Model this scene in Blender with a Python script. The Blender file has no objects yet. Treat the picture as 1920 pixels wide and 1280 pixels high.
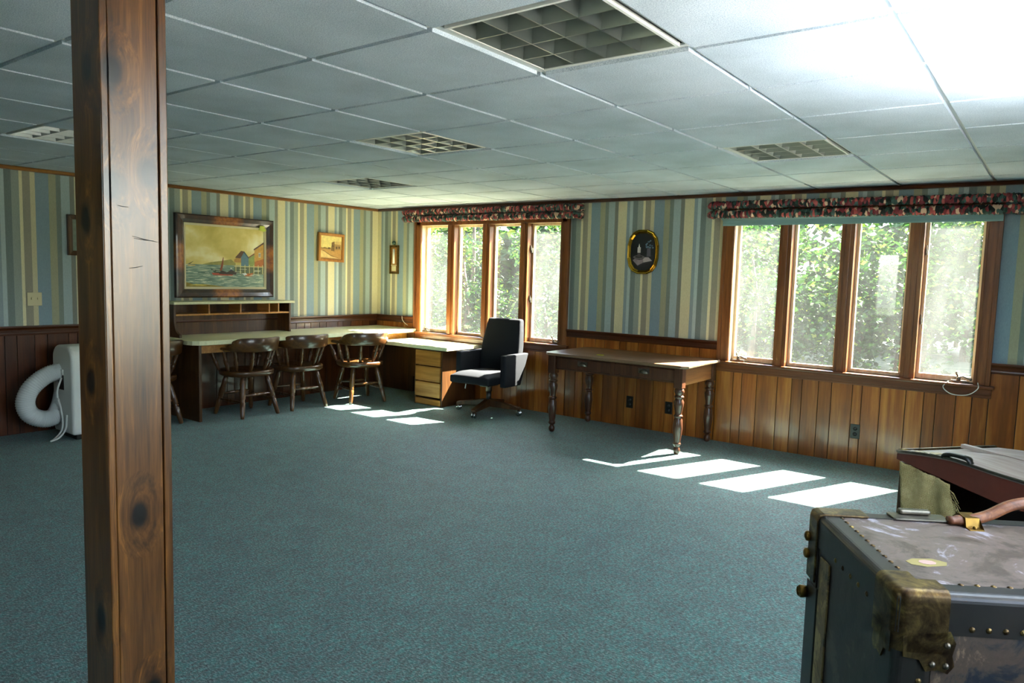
import bpy, bmesh, math, random
from mathutils import Vector, Matrix, Euler
random.seed(7)
R = math.radians
S = bpy.context.scene
COL = S.collection
CAMZ, WY, LX, RX, BY, CZ = 1.4453, 6.3407, -6.906, 0.95, -1.7, 2.215
PI = math.pi

# ------------------------------------------------------------------ helpers
def lin(h):
    h = h.lstrip('#')
    o = []
    for i in (0, 2, 4):
        c = int(h[i:i+2], 16)/255
        o.append(c/12.92 if c <= .04045 else ((c+.055)/1.055)**2.4)
    return (o[0], o[1], o[2], 1)

class NT:
    def __init__(s, name):
        s.m = bpy.data.materials.new(name); s.m.use_nodes = True
        s.t = s.m.node_tree; s.t.nodes.clear()
        s.out = s.n('ShaderNodeOutputMaterial')
    def n(s, typ, **kw):
        nd = s.t.nodes.new(typ)
        for k, v in kw.items():
            if k.startswith('i_'):
                key = k[2:].replace('_', ' ')
                nd.inputs[int(key) if key.isdigit() else key].default_value = v
            else: setattr(nd, k, v)
        return nd
    def l(s, a, ao, b, bi): s.t.links.new(a.outputs[ao], b.inputs[bi])
    def coord(s, scale=(1, 1, 1), kind='Object', loc=(0, 0, 0), rot=(0, 0, 0)):
        c = s.n('ShaderNodeTexCoord'); m = s.n('ShaderNodeMapping')
        m.inputs['Scale'].default_value = scale; m.inputs['Location'].default_value = loc; m.inputs['Rotation'].default_value = rot
        s.l(c, kind, m, 'Vector'); return m
    def noise(s, co, scale, detail=4, rough=.55, dist=0):
        t = s.n('ShaderNodeTexNoise', i_Scale=scale, i_Detail=detail, i_Roughness=rough, i_Distortion=dist)
        if co: s.l(co, 0, t, 'Vector')
        return t
    def ramp(s, src, so, stops, interp='LINEAR'):
        r = s.n('ShaderNodeValToRGB'); cr = r.color_ramp; cr.interpolation = interp
        while len(cr.elements) < len(stops): cr.elements.new(.5)
        for e, (p, c) in zip(cr.elements, stops):
            e.position = p; e.color = lin(c) if isinstance(c, str) else c
        if src: s.l(src, so, r, 'Fac')
        return r
    def bsdf(s, **kw):
        b = s.n('ShaderNodeBsdfPrincipled')
        for k, v in kw.items(): b.inputs[k.replace('_', ' ')].default_value = v
        s.l(b, 'BSDF', s.out, 'Surface'); return b
    def bump(s, src, so, b, strength=.3, dist=.01):
        u = s.n('ShaderNodeBump', i_Strength=strength, i_Distance=dist)
        s.l(src, so, u, 'Height'); s.l(u, 'Normal', b, 'Normal'); return u
    def mix(s, fac, a, b, mode='MIX'):
        m = s.n('ShaderNodeMix', data_type='RGBA', blend_type=mode)
        for val, idx in ((fac, 0), (a, 6), (b, 7)):
            if isinstance(val, tuple) and hasattr(val[0], 'outputs'): s.t.links.new(val[0].outputs[val[1]], m.inputs[idx])
            elif isinstance(val, str): m.inputs[idx].default_value = lin(val)
            else: m.inputs[idx].default_value = val
        return m

def plain(name, c, rough=.5, metal=0, spec=.5, vary=0, scale=20, **kw):
    t = NT(name); b = t.bsdf(Roughness=rough, Metallic=metal)
    b.inputs['Specular IOR Level'].default_value = spec
    for k, v in kw.items(): b.inputs[k.replace('_', ' ')].default_value = v
    if vary:
        nz = t.noise(t.coord(), scale)
        base = lin(c)
        lo = tuple(x*(1-vary) for x in base[:3])+(1,); hi = tuple(min(1, x*(1+vary)) for x in base[:3])+(1,)
        r = t.ramp(nz, 'Fac', [(.3, lo), (.7, hi)]); t.l(r, 'Color', b, 'Base Color')
        t.bump(nz, 'Fac', b, .15, .004)
    else: b.inputs['Base Color'].default_value = lin(c)
    return t.m

def wood(name, dark, mid, light, axis='z', rough=.35, fine=60, island=0.0, knots=False, spec=.5, coat=0):
    t = NT(name); b = t.bsdf(Roughness=rough)
    b.inputs['Specular IOR Level'].default_value = spec
    b.inputs['Coat Weight'].default_value = coat; b.inputs['Coat Roughness'].default_value = .12
    sc = {'x': (.07, 1, 1), 'y': (1, .07, 1), 'z': (1, 1, .07)}[axis]
    co = t.coord(sc)
    if island:
        g = t.n('ShaderNodeNewGeometry'); ad = t.n('ShaderNodeVectorMath', operation='MULTIPLY_ADD')
        ad.inputs[1].default_value = (17, 31, 23); t.l(g, 'Random Per Island', ad, 0); t.l(co, 0, ad, 2); co = ad
    n1 = t.noise(co, fine, 5, .65, .3); n2 = t.noise(co, fine*.16, 3, .5, 1.2)
    mx = t.mix(.5, (n1, 'Fac'), (n2, 'Fac'))
    r = t.ramp(mx, 2, [(.3, dark), (.5, mid), (.72, light)])
    col = (r, 'Color')
    if island:
        hs = t.n('ShaderNodeHueSaturation'); mr = t.n('ShaderNodeMapRange')
        mr.inputs['To Min'].default_value = 1-island; mr.inputs['To Max'].default_value = 1+island
        t.l(g, 'Random Per Island', mr, 0); t.l(mr, 0, hs, 'Value'); t.l(r, 'Color', hs, 'Color'); col = (hs, 'Color')
    if knots:
        ck = t.coord({'x': (.5, 1, 1), 'y': (1, .5, 1), 'z': (1, 1, .5)}[axis])
        v = t.n('ShaderNodeTexVoronoi', i_Scale=5.2, i_Randomness=1.0); t.l(ck, 0, v, 'Vector')
        kr = t.ramp(v, 'Distance', [(.05, (0, 0, 0, 1)), (.12, (1, 1, 1, 1))])
        k = t.mix((kr, 'Color'), '1a0d06', (0, 0, 0, 1)); t.l(col[0], col[1], k, 7); col = (k, 2)
    t.l(col[0], col[1], b, 'Base Color')
    t.bump(n1, 'Fac', b, .12, .002)
    return t.m

class MB:
    def __init__(s): s.v = []; s.f = []; s.mi = []; s.sm = []
    def add(s, vs, fs, mi=0, sm=False, M=None):
        o = len(s.v)
        s.v += [tuple(M @ Vector(p)) if M else tuple(p) for p in vs]
        for f in fs: s.f.append([i+o for i in f]); s.mi.append(mi); s.sm.append(sm)
        return s
    def box(s, x0, x1, y0, y1, z0, z1, mi=0, M=None):
        return s.add([(x0,y0,z0),(x1,y0,z0),(x1,y1,z0),(x0,y1,z0),(x0,y0,z1),(x1,y0,z1),(x1,y1,z1),(x0,y1,z1)],
              [(0,3,2,1),(4,5,6,7),(0,1,5,4),(1,2,6,5),(2,3,7,6),(3,0,4,7)], mi, False, M)
    def prism(s, poly, h0, h1, axis='z', mi=0, M=None, sm=False):
        # poly: 2d list; extruded along axis
        def P(a, b, h): return {'z': (a,b,h), 'y': (a,h,b), 'x': (h,a,b)}[axis]
        n = len(poly)
        vs = [P(a,b,h0) for a,b in poly]+[P(a,b,h1) for a,b in poly]
        fs = [tuple(range(n)), tuple(range(2*n-1, n-1, -1))]+[(i,(i+1)%n,n+(i+1)%n,n+i) for i in range(n)]
        return s.add(vs, fs, mi, sm, M)
    def lathe(s, prof, seg=16, mi=0, M=None, sm=True):
        vs = []; fs = []
        for r, z in prof:
            for k in range(seg):
                a = 2*PI*k/seg; vs.append((r*math.cos(a), r*math.sin(a), z))
        for j in range(len(prof)-1):
            for k in range(seg):
                a = j*seg+k; b = j*seg+(k+1)%seg
                fs.append((a,b,b+seg,a+seg))
        fs.append(tuple(range(seg-1,-1,-1))); e = (len(prof)-1)*seg; fs.append(tuple(range(e,e+seg)))
        return s.add(vs, fs, mi, sm, M)
    def tube(s, pts, rad, seg=10, mi=0, sm=True, M=None, sx=1, up=(0,0,1)):
        pts = [Vector(p) for p in pts]; n = len(pts)
        if not isinstance(rad, (list, tuple)): rad = [rad]*n
        vs = []; fs = []; prev = None
        for i, p in enumerate(pts):
            d = (pts[min(i+1,n-1)]-pts[max(i-1,0)]).normalized()
            u = Vector(up)
            if abs(d.dot(u)) > .98: u = Vector((1,0,0)) if prev is None else prev
            a = d.cross(u).normalized(); c = a.cross(d).normalized(); prev = c
            for k in range(seg):
                t = 2*PI*k/seg; vs.append(p+a*math.cos(t)*rad[i]*sx+c*math.sin(t)*rad[i])
        for j in range(n-1):
            for k in range(seg):
                a = j*seg+k; b = j*seg+(k+1)%seg; fs.append((a,b,b+seg,a+seg))
        fs.append(tuple(range(seg-1,-1,-1))); e = (n-1)*seg; fs.append(tuple(range(e,e+seg)))
        return s.add(vs, fs, mi, sm, M)
    def sphere(s, c, r, seg=10, rings=6, mi=0, sq=(1,1,1), M=None):
        T = Matrix.Translation(c) @ Matrix.Diagonal((sq[0],sq[1],sq[2],1))
        if M: T = M @ T
        return s.lathe([(max(1e-4, r*math.sin(PI*j/rings)), -r*math.cos(PI*j/rings)) for j in range(rings+1)], seg, mi, T)
    def build(s, name, mats, parent=None, bevel=0, seg=2, loc=None):
        me = bpy.data.meshes.new(name); me.from_pydata(s.v, [], s.f)
        if not isinstance(mats, (list, tuple)): mats = [mats]
        for m in mats: me.materials.append(m)
        me.polygons.foreach_set('material_index', s.mi); me.polygons.foreach_set('use_smooth', s.sm)
        bm = bmesh.new(); bm.from_mesh(me); bmesh.ops.recalc_face_normals(bm, faces=bm.faces); bm.to_mesh(me); bm.free()
        me.update()
        o = bpy.data.objects.new(name, me); COL.objects.link(o)
        if parent: o.parent = parent
        if loc: o.location = loc
        if bevel:
            b = o.modifiers.new('bevel', 'BEVEL'); b.width = bevel; b.segments = seg; b.limit_method = 'ANGLE'; b.angle_limit = R(40)
        return o

def tag(o, label, cat, group=None, kind=None):
    if label: o['label'] = label
    if cat: o['category'] = cat
    if group: o['group'] = group
    if kind: o['kind'] = kind
    return o
def empty(name, loc=(0,0,0), rz=0, label=None, cat=None, group=None, kind=None):
    o = bpy.data.objects.new(name, None); COL.objects.link(o); o.empty_display_size = .1
    o.location = loc; o.rotation_euler = (0,0,rz)
    return tag(o, label, cat, group, kind)
def copy_tree(o, parent=None):
    c = o.copy(); COL.objects.link(c)
    if parent: c.parent = parent
    for ch in list(o.children): copy_tree(ch, c)
    return c
def subsurf(o, lv=2):
    m = o.modifiers.new('sub', 'SUBSURF'); m.levels = lv; m.render_levels = lv; return o
def between(a, b):   # matrix: z axis from a to b
    a = Vector(a); d = Vector(b)-a
    return Matrix.Translation(a) @ d.to_track_quat('Z','Y').to_matrix().to_4x4(), d.length
def roundrect(x0, x1, y0, y1, r, n=5, corners=(1,1,1,1)):
    out = []
    for (cx, cy, a0, on) in ((x1-r,y0+r,-90,corners[0]),(x1-r,y1-r,0,corners[1]),(x0+r,y1-r,90,corners[2]),(x0+r,y0+r,180,corners[3])):
        if on:
            for k in range(n+1):
                a = R(a0+90*k/n); out.append((cx+r*math.cos(a), cy+r*math.sin(a)))
        else:
            a = R(a0+45); out.append((cx+r*(1 if math.cos(a) > 0 else -1), cy+r*(1 if math.sin(a) > 0 else -1)))
    return out

# ------------------------------------------------------------------ materials
def wallpaper(name, comp, off):
    t = NT(name); b = t.bsdf(Roughness=.62)
    b.inputs['Specular IOR Level'].default_value = .3
    c = t.n('ShaderNodeTexCoord'); sp = t.n('ShaderNodeSeparateXYZ'); t.l(c, 'Object', sp, 0)
    a = t.n('ShaderNodeMath', operation='SUBTRACT'); t.l(sp, comp, a, 0); a.inputs[1].default_value = off
    d = t.n('ShaderNodeMath', operation='DIVIDE'); t.l(a, 0, d, 0); d.inputs[1].default_value = .686
    f = t.n('ShaderNodeMath', operation='FRACT'); t.l(d, 0, f, 0)
    st = [(0,'8296a0'),(.147,'a09f84'),(.23,'7c877f'),(.284,'a0afb0'),(.385,'80837a'),(.44,'d0c8a4'),(.578,'8c9ba0'),(.624,'afbdbc'),
          (.67,'76827f'),(.743,'979f96'),(.826,'ddd5ae'),(.862,'979281'),(.945,'c8c09d')]
    r = t.ramp(f, 0, st, 'CONSTANT')
    co = t.coord((1,1,.25)); nz = t.noise(co, 260, 3, .6)
    hs = t.n('ShaderNodeHueSaturation'); mr = t.n('ShaderNodeMapRange', i_From_Min=.3, i_From_Max=.7, i_To_Min=.9, i_To_Max=1.08)
    t.l(nz, 'Fac', mr, 0); t.l(mr, 0, hs, 'Value'); t.l(r, 'Color', hs, 'Color'); t.l(hs, 'Color', b, 'Base Color')
    t.bump(nz, 'Fac', b, .08, .001)
    return t.m
M_wall_x = wallpaper('striped_wallpaper_x', 'X', -3.81)
M_wall_y = wallpaper('striped_wallpaper_y', 'Y', 5.26)

def carpet():
    t = NT('carpet'); b = t.bsdf(Roughness=.6)
    b.inputs['Specular IOR Level'].default_value = .36
    b.inputs['Sheen Weight'].default_value = .15; b.inputs['Sheen Roughness'].default_value = .45
    co = t.coord()
    n1 = t.noise(t.coord((1,1.9,1)), 70, 3, .75); n2 = t.noise(t.coord((1.6,1,1)), 26, 5, .8); n3 = t.noise(co, 6, 4, .6)
    r1 = t.ramp(n1, 'Fac', [(.4,'131d1c'),(.45,'3b6562'),(.53,'588682'),(.61,'b4cdc6')])
    r2 = t.ramp(n2, 'Fac', [(.40,'453c46'),(.47,'636561'),(.54,'37807b'),(.63,'47a69c')])
    m = t.mix(.5, (r1,'Color'), (r2,'Color'))
    r3 = t.ramp(n3, 'Fac', [(.3,'ada4aa'),(.7,'e9ebeb')])
    m2 = t.mix(.6, (m,2), (r3,'Color'), 'MULTIPLY')
    t.l(m2, 2, b, 'Base Color'); t.bump(n1, 'Fac', b, .9, .008)
    return t.m
M_carpet = carpet()

def tile():
    t = NT('ceiling_tile'); b = t.bsdf(Roughness=.9)
    b.inputs['Specular IOR Level'].default_value = .2
    co = t.coord(); n = t.noise(co, 260, 3, .7); n2 = t.noise(co, 700, 2, .6); n3 = t.noise(co, 2.2, 3)
    r = t.ramp(n, 'Fac', [(.34,'a3b2c6'),(.5,'c6d3e4'),(.62,'dfe8f2')])
    r3 = t.ramp(n3, 'Fac', [(.3,'dfe3e3'),(.7,'ffffff')])
    m = t.mix(1.0, (r,'Color'), (r3,'Color'), 'MULTIPLY')
    t.l(m, 2, b, 'Base Color'); t.bump(n, 'Fac', b, .35, .003)
    return t.m
M_tile = tile()
M_grid = plain('grid_white', 'd3d6d4', .45)
M_trim = wood('trim_wood', '3a1d0c', '5e3216', '85502a', 'x', .3, 45, coat=.2)
M_trim_y = wood('trim_wood_y', '5a3514', '8a5522', 'b47f40', 'y', .3, 45, coat=.2)
M_trim_z = wood('trim_wood_z', '472510', '74421d', '9d6534', 'z', .3, 45, coat=.2)
M_rail = wood('rail_wood', '2e160a', '4a2511', '6b3a1c', 'x', .28, 45, coat=.2)
M_rail_y = wood('rail_wood_y', '2e160a', '4a2511', '6b3a1c', 'y', .28, 45, coat=.2)
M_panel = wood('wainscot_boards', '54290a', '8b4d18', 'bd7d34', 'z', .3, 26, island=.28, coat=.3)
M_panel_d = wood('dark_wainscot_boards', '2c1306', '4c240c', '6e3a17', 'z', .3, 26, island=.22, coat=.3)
M_groove = plain('groove_dark', '1c0e07', .7)
def post_mat():
    t = NT('stained_pine'); b = t.bsdf(Roughness=.3)
    b.inputs['Coat Weight'].default_value = .45; b.inputs['Coat Roughness'].default_value = .2
    g = t.n('ShaderNodeNewGeometry'); c = t.n('ShaderNodeTexCoord')
    # warp the grain around each knot
    dist = None
    for x, y, z in ((.071,-.007,.823),(.071,.03,1.666),(.071,-.06,1.627),(.071,-.052,1.89),(-.022,-.078,1.55),(-.014,-.078,1.156),(.005,-.078,1.9),(.012,-.078,.561),(.071,.02,.35)):
        v = t.n('ShaderNodeVectorMath', operation='SUBTRACT'); t.l(c,'Object',v,0); v.inputs[1].default_value = (x,y,z)
        m = t.n('ShaderNodeVectorMath', operation='MULTIPLY'); t.l(v,0,m,0); m.inputs[1].default_value = (1,1,.62)
        ln = t.n('ShaderNodeVectorMath', operation='LENGTH'); t.l(m,0,ln,0)
        if dist is None: dist = (ln,'Value')
        else:
            mi = t.n('ShaderNodeMath', operation='MINIMUM'); t.l(dist[0],dist[1],mi,0); t.l(ln,'Value',mi,1); dist = (mi,0)
    fall = t.n('ShaderNodeMapRange', i_From_Min=.012, i_From_Max=.07, i_To_Min=1.0, i_To_Max=0.0); t.l(dist[0],dist[1],fall,0)
    co = t.coord((1,1,.055)); ad = t.n('ShaderNodeVectorMath', operation='MULTIPLY_ADD'); ad.inputs[1].default_value = (17,31,23)
    t.l(g,'Random Per Island',ad,0); t.l(co,0,ad,2)
    ad2 = t.n('ShaderNodeVectorMath', operation='MULTIPLY_ADD'); ad2.inputs[1].default_value = (.03,.03,.03); t.l(fall,0,ad2,0); t.l(ad,0,ad2,2)
    n1 = t.noise(ad2, 130, 4, .6, .2); n2 = t.noise(ad2, 26, 4, .6, .8)
    m = t.mix(.65,(n1,'Fac'),(n2,'Fac')); r = t.ramp(m,2,[(.34,'2a1606'),(.47,'4a2c0d'),(.56,'5f3a14'),(.68,'8a5c26')])
    kr = t.ramp(dist[0],dist[1],[(.008,(.006,.003,.002,1)),(.016,(.03,.012,.004,1)),(.03,(1,1,1,1))])
    k = t.mix(1.0,(r,'Color'),(kr,'Color'),'MULTIPLY'); t.l(k,2,b,'Base Color'); t.bump(n1,'Fac',b,.1,.002)
    return t.m
M_post = post_mat()
M_dark = wood('dark_stained', '2a1a0a', '472c13', '664420', 'z', .35, 50)
M_dark_y = wood('dark_stained_y', '2a1a0a', '472c13', '664420', 'y', .35, 50)
M_chair = wood('maple_stain', '2c190a', '4e3016', '785226', 'z', .28, 50, coat=.3)
M_chair_h = wood('maple_stain_h', '2c190a', '4e3016', '785226', 'y', .28, 50, coat=.3)
M_lam = plain('cream_laminate', 'd9d6ae', .35, vary=.08, scale=60)
M_lamedge = plain('laminate_edge', 'b9b07a', .4)
M_drawer = wood('drawer_front', '7a4a1c', 'a8702f', 'c99450', 'x', .35, 40)
M_table = wood('table_wood', '28160d', '47291a', '63402b', 'z', .3, 50, coat=.2)
M_tabletop = wood('table_top', '4a3526', '7a5f48', '9a7f66', 'x', .3, 40)
M_apron = wood('table_apron', '5a3418', '8a5a2e', 'b5854f', 'y', .35, 40)
M_blackfab = plain('charcoal_fabric', '1d1f24', .9, spec=.2, vary=.15, scale=300)
M_chrome = plain('chrome', 'c8c8c8', .15, 1)
M_brass = plain('old_brass', '765a28', .36, .9, vary=.35, scale=30)
def worn_brass():
    t = NT('tarnished_brass'); b = t.bsdf(Roughness=.38, Metallic=.85)
    n = t.noise(t.coord(), 14, 6, .7, .6)
    r = t.ramp(n, 'Fac', [(.38,'33261a'),(.5,'54432a'),(.6,'77643a'),(.7,'9c8a55')]); t.l(r,'Color',b,'Base Color')
    t.bump(n,'Fac',b,.25,.004); return t.m
M_brassd = worn_brass()
M_steel = plain('dull_steel', '6d675c', .4, 1, vary=.3, scale=20)
M_alu = plain('louvre_aluminium', 'a2a9a7', .28, 1)
M_white = plain('white_plastic', 'd8d8d0', .4)
M_hose = plain('hose_plastic', 'c9ccc8', .55)
M_blk = plain('black_plastic', '15140f', .35)
M_ivory = plain('ivory_plate', 'cfc69c', .4)
M_rubber = plain('black_rubber', '0e0e0e', .6)
M_wallext = plain('outer_siding', 'c8c4b4', .7)

def glass(name, haze, alb='e6ebea', gloss=.04):
    t = NT(name)
    tr = t.n('ShaderNodeBsdfTransparent'); tr.inputs[0].default_value = (.97,.98,.975,1)
    tl = t.n('ShaderNodeBsdfTranslucent'); tl.inputs[0].default_value = lin(alb)
    nz = t.noise(t.coord((1,1,.35)), 5, 3, .6, .6)
    mr = t.n('ShaderNodeMapRange', i_From_Min=.3, i_From_Max=.7, i_To_Min=haze*.65, i_To_Max=haze*1.35)
    t.l(nz, 'Fac', mr, 0)
    m1 = t.n('ShaderNodeMixShader'); t.l(mr, 0, m1, 0); t.l(tr, 0, m1, 1); t.l(tl, 0, m1, 2)
    gl = t.n('ShaderNodeBsdfGlossy'); gl.inputs['Roughness'].default_value = .02
    m2 = t.n('ShaderNodeMixShader'); m2.inputs[0].default_value = gloss; t.l(m1, 0, m2, 1); t.l(gl, 0, m2, 2)
    t.l(m2, 0, t.out, 'Surface'); return t.m
M_glass = glass('dusty_glass', .005)
M_screen = glass('insect_screen', .0085, 'd8dcda', 0.0)

def floral():
    t = NT('floral_chintz'); b = t.bsdf(Roughness=.8)
    v = t.n('ShaderNodeTexVoronoi', i_Scale=27, i_Randomness=1.0); co = t.coord((2.0,1.0,1.0)); t.l(co, 0, v, 'Vector')
    sp = t.n('ShaderNodeSeparateColor'); t.l(v, 'Color', sp, 0)
    r = t.ramp(sp, 0, [(0,'16201c'),(.2,'2b4a41'),(.34,'7e2a33'),(.48,'b5534f'),(.6,'d9b59a'),(.7,'47605c'),(.82,'1b1c22'),(.9,'8a3f45')], 'CONSTANT')
    n = t.noise(t.coord((16,1.5,1.5)), 7, 3, .6); t.l(r, 'Color', b, 'Base Color'); t.bump(n, 'Fac', b, .8, .02)
    return t.m
M_floral = floral()

# ------------------------------------------------------------------ camera
def cam():
    yaw, pitch, roll = -.6437, -.0913, .0285
    cy, sy, cp, sp = math.cos(yaw), math.sin(yaw), math.cos(pitch), math.sin(pitch)
    f = Vector((sy*cp, cy*cp, sp)); r0 = Vector((cy,-sy,0)); u0 = r0.cross(f)
    r = math.cos(roll)*r0+math.sin(roll)*u0; u = -math.sin(roll)*r0+math.cos(roll)*u0
    d = bpy.data.cameras.new('camera'); o = bpy.data.objects.new('camera', d); COL.objects.link(o)
    m = Matrix((r, u, -f)).transposed().to_4x4(); m.translation = (0,0,CAMZ); o.matrix_world = m
    d.sensor_width = 36; d.lens = 1366.0/1920*36; d.clip_start = .05; d.clip_end = 300
    S.camera = o
cam()

# ------------------------------------------------------------------ room shell
TH = .16
MB().box(LX-TH, RX+TH, BY-TH, WY+TH, -.12, 0).build('floor', M_carpet)['kind'] = 'structure'
W1 = (-6.24, -4.046); W2 = (-2.437, -.371); ZB, ZT = .735, 2.10
def win_wall(name, mat, spans, along, lo, hi, p0, p1):
    m = MB()
    def b(a0, a1, z0, z1):
        if along == 'x': m.box(a0, a1, p0, p1, z0, z1)
        else: m.box(p0, p1, a0, a1, z0, z1)
    a = lo
    for s0, s1, z0, z1 in spans:
        b(a, s0, 0, CZ+.3); b(s0, s1, 0, z0); b(s0, s1, z1, CZ+.3); a = s1
    b(a, hi, 0, CZ+.3)
    o = m.build(name, mat); o['kind'] = 'structure'; return o
ins = .04
W3 = (.8, 3.2)
win_wall('wall_front', M_wall_x, [(W1[0]+ins, W1[1]-ins, ZB, ZT-ins), (W2[0]+ins, W2[1]-ins, ZB, ZT-ins)], 'x', LX-TH, RX+TH, WY, WY+TH)
win_wall('wall_right', M_wall_y, [(W3[0], W3[1], .85, 2.08)], 'y', BY-TH, WY, RX, RX+TH)
win_wall('wall_left', M_wall_y, [], 'y', BY-TH, WY, LX-TH, LX)
win_wall('wall_back', M_wall_x, [(-2.75, -2.05, .85, 2.05)], 'x', LX, RX, BY-TH, BY)

# ceiling tiles + grid with open cells for the lights
GX, GY, T = -2.2784, 1.7535, .6096
CELLS = [(1,0), (-2,2), (1,4), (-5,4), (-5,0)]
mt = MB(); mg = MB()
xs = [LX]+[GX+T*i for i in range(-7, 6) if LX < GX+T*i < RX]+[RX]
ys = [BY]+[GY+T*j for j in range(-5, 8) if BY < GY+T*j < WY]+[WY]
cells = {(round(GX+T*i,3), round(GY+T*j,3)) for i, j in CELLS}
for i in range(len(xs)-1):
    for j in range(len(ys)-1):
        if (round(xs[i],3), round(ys[j],3)) in cells: continue
        g = .012
        mt.box(xs[i]+(g if i else 0), xs[i+1]-(g if i < len(xs)-2 else 0), ys[j]+(g if j else 0), ys[j+1]-(g if j < len(ys)-2 else 0), CZ, CZ+.03)
ceil = mt.build('ceiling', M_tile); ceil['kind'] = 'structure'
gw = .014
for x in xs[1:-1]: mg.box(x-gw, x+gw, BY, WY, CZ+.015, CZ+.026)
for y in ys[1:-1]:
    for i in range(len(xs)-1):
        a = xs[i]+(gw if i else 0); b = xs[i+1]-(gw if i < len(xs)-2 else 0)
        mg.box(a, b, y-gw, y+gw, CZ+.0155, CZ+.026)
mg.build('grid', M_grid, ceil)
MB().box(LX-1, RX+1, BY-1, WY+.62, CZ+.36, CZ+.44).build('roof', M_wallext)['kind'] = 'structure'

# lights
M_alub = plain('housing_gap_shade', '15181a', .6, .1)  # near-black puts the shade of the gap round the louvre into the colour
def ceiling_light(i, j, label):
    x, y = GX+T*(i+.5), GY+T*(j+.5)
    e = empty('ceiling_light', (x, y, CZ+.11), 0, label, 'ceiling light', 'square louvred lights in the suspended ceiling')
    h = T/2-gw-.001; z0 = -.11
    m = MB()
    for a in (-1, 1):
        m.box(a*h-.003, a*h+.003, -h, h, z0+.021, 0); m.box(-h, h, a*h-.003, a*h+.003, z0+.021, 0)
    m.box(-h, h, -h, h, -.004, 0)
    m.build('housing', M_alub, e)
    f = MB(); w = .011
    for a in (-1, 1):
        f.box(min(a*(h-.012), a*(h-.012-w)), max(a*(h-.012), a*(h-.012-w)), -h+.012, h-.012, z0+.006, z0+.02)
        f.box(-h+.012+w, h-.012-w, min(a*(h-.012), a*(h-.012-w)), max(a*(h-.012), a*(h-.012-w)), z0+.006, z0+.02)
    f.build('frame', M_grid, e)
    l = MB(); q = h-.012-w; st = 2*q/4
    for k in range(5):
        c = -q+st*k
        for ax in (0, 1):
            prof = [(-.0025, z0+.008), (.0025, z0+.008), (.012, z0+.06), (-.012, z0+.06)]
            pr = [(c+a, z) for a, z in prof]
            l.prism(pr, -q, q, 'y' if ax == 0 else 'x')
    l.build('louvre', M_alu, e)
    t = MB()
    for c in (-.14, .14):
        t.tube([(c, -q, -.03), (c, q, -.03)], .013, 10)
    t.build('lamp_tube', M_white, e)
ceiling_light(1, 0, 'large unlit square louvred light nearest the camera, seen close from below')
ceiling_light(-2, 2, 'unlit square louvred ceiling light with pale warm cells, over the middle of the carpet')
ceiling_light(1, 4, 'unlit square louvred ceiling light in front of the window with the roller blind')
ceiling_light(-5, 4, 'unlit square louvred ceiling light farthest off, near the corner over the captain chairs')
ceiling_light(-5, 0, 'unlit square louvred ceiling light half hidden behind the wooden post')

# trims
tn = [0]
def trim(mb, mat, bevel=.004):
    tn[0] += 1
    o = mb.build('trim_%d' % tn[0], mat, bevel=bevel); o['kind'] = 'structure'; return o
cp = [(0,0),(.012,-.002),(.02,-.012),(.026,-.03),(.012,-.034),(0,-.034)]
trim(MB().prism([(WY-a, CZ+b) for a, b in cp], LX, RX, 'x'), M_rail, 0)  # crown's dark wood holds the shade above the valances in its colour
trim(MB().prism([(LX+a, CZ+b) for a, b in cp], BY, WY, 'y'), M_trim_y, 0)
rp = [(0,.826),(.016,.826),(.018,.84),(.016,.85),(.018,.872),(.026,.884),(.034,.892),(.034,.905),(0,.905)]
for a, b in ((LX, W1[0]), (W1[1], W2[0]), (W2[1], RX)):
    trim(MB().prism([(WY-p, z) for p, z in rp], a, b, 'x'), M_rail, 0)
trim(MB().prism([(LX+p, z) for p, z in rp], BY, WY, 'y'), M_rail_y, 0)
def wainscot(a, b, along, zt, seed, skip=[]):
    rnd = random.Random(seed); m = MB(); u = a
    ws = [.10,.165,.075,.13,.18,.12,.085,.13]
    k = seed
    while u < b-.001:
        w = min(ws[k % 8]*rnd.uniform(.95,1.05), b-u); k += 1
        top = zt
        for s0, s1, z in skip:
            if u+w > s0+.001 and u < s1-.001: top = z
        g = .0025
        if along == 'x': m.box(u+g, u+w-g, WY-.013, WY-.002, 0, top)
        else: m.box(LX+.002, LX+.013, u+g, u+w-g, 0, top)
        u += w
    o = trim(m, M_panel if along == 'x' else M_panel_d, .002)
    bk = MB()
    if along == 'x': bk.box(a, b, WY-.004, WY-.0005, 0, zt)
    else: bk.box(LX+.0005, LX+.004, a, b, 0, zt)
    bk.build('backing', M_groove, o)
wainscot(LX, W1[0], 'x', .83, 3); wainscot(W1[0], W1[1], 'x', .68, 2); wainscot(W1[1], W2[0], 'x', .83, 5)
wainscot(W2[0], W2[1], 'x', .68, 1); wainscot(W2[1], RX, 'x', .83, 4); wainscot(BY, WY, 'y', .83, 6)

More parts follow.
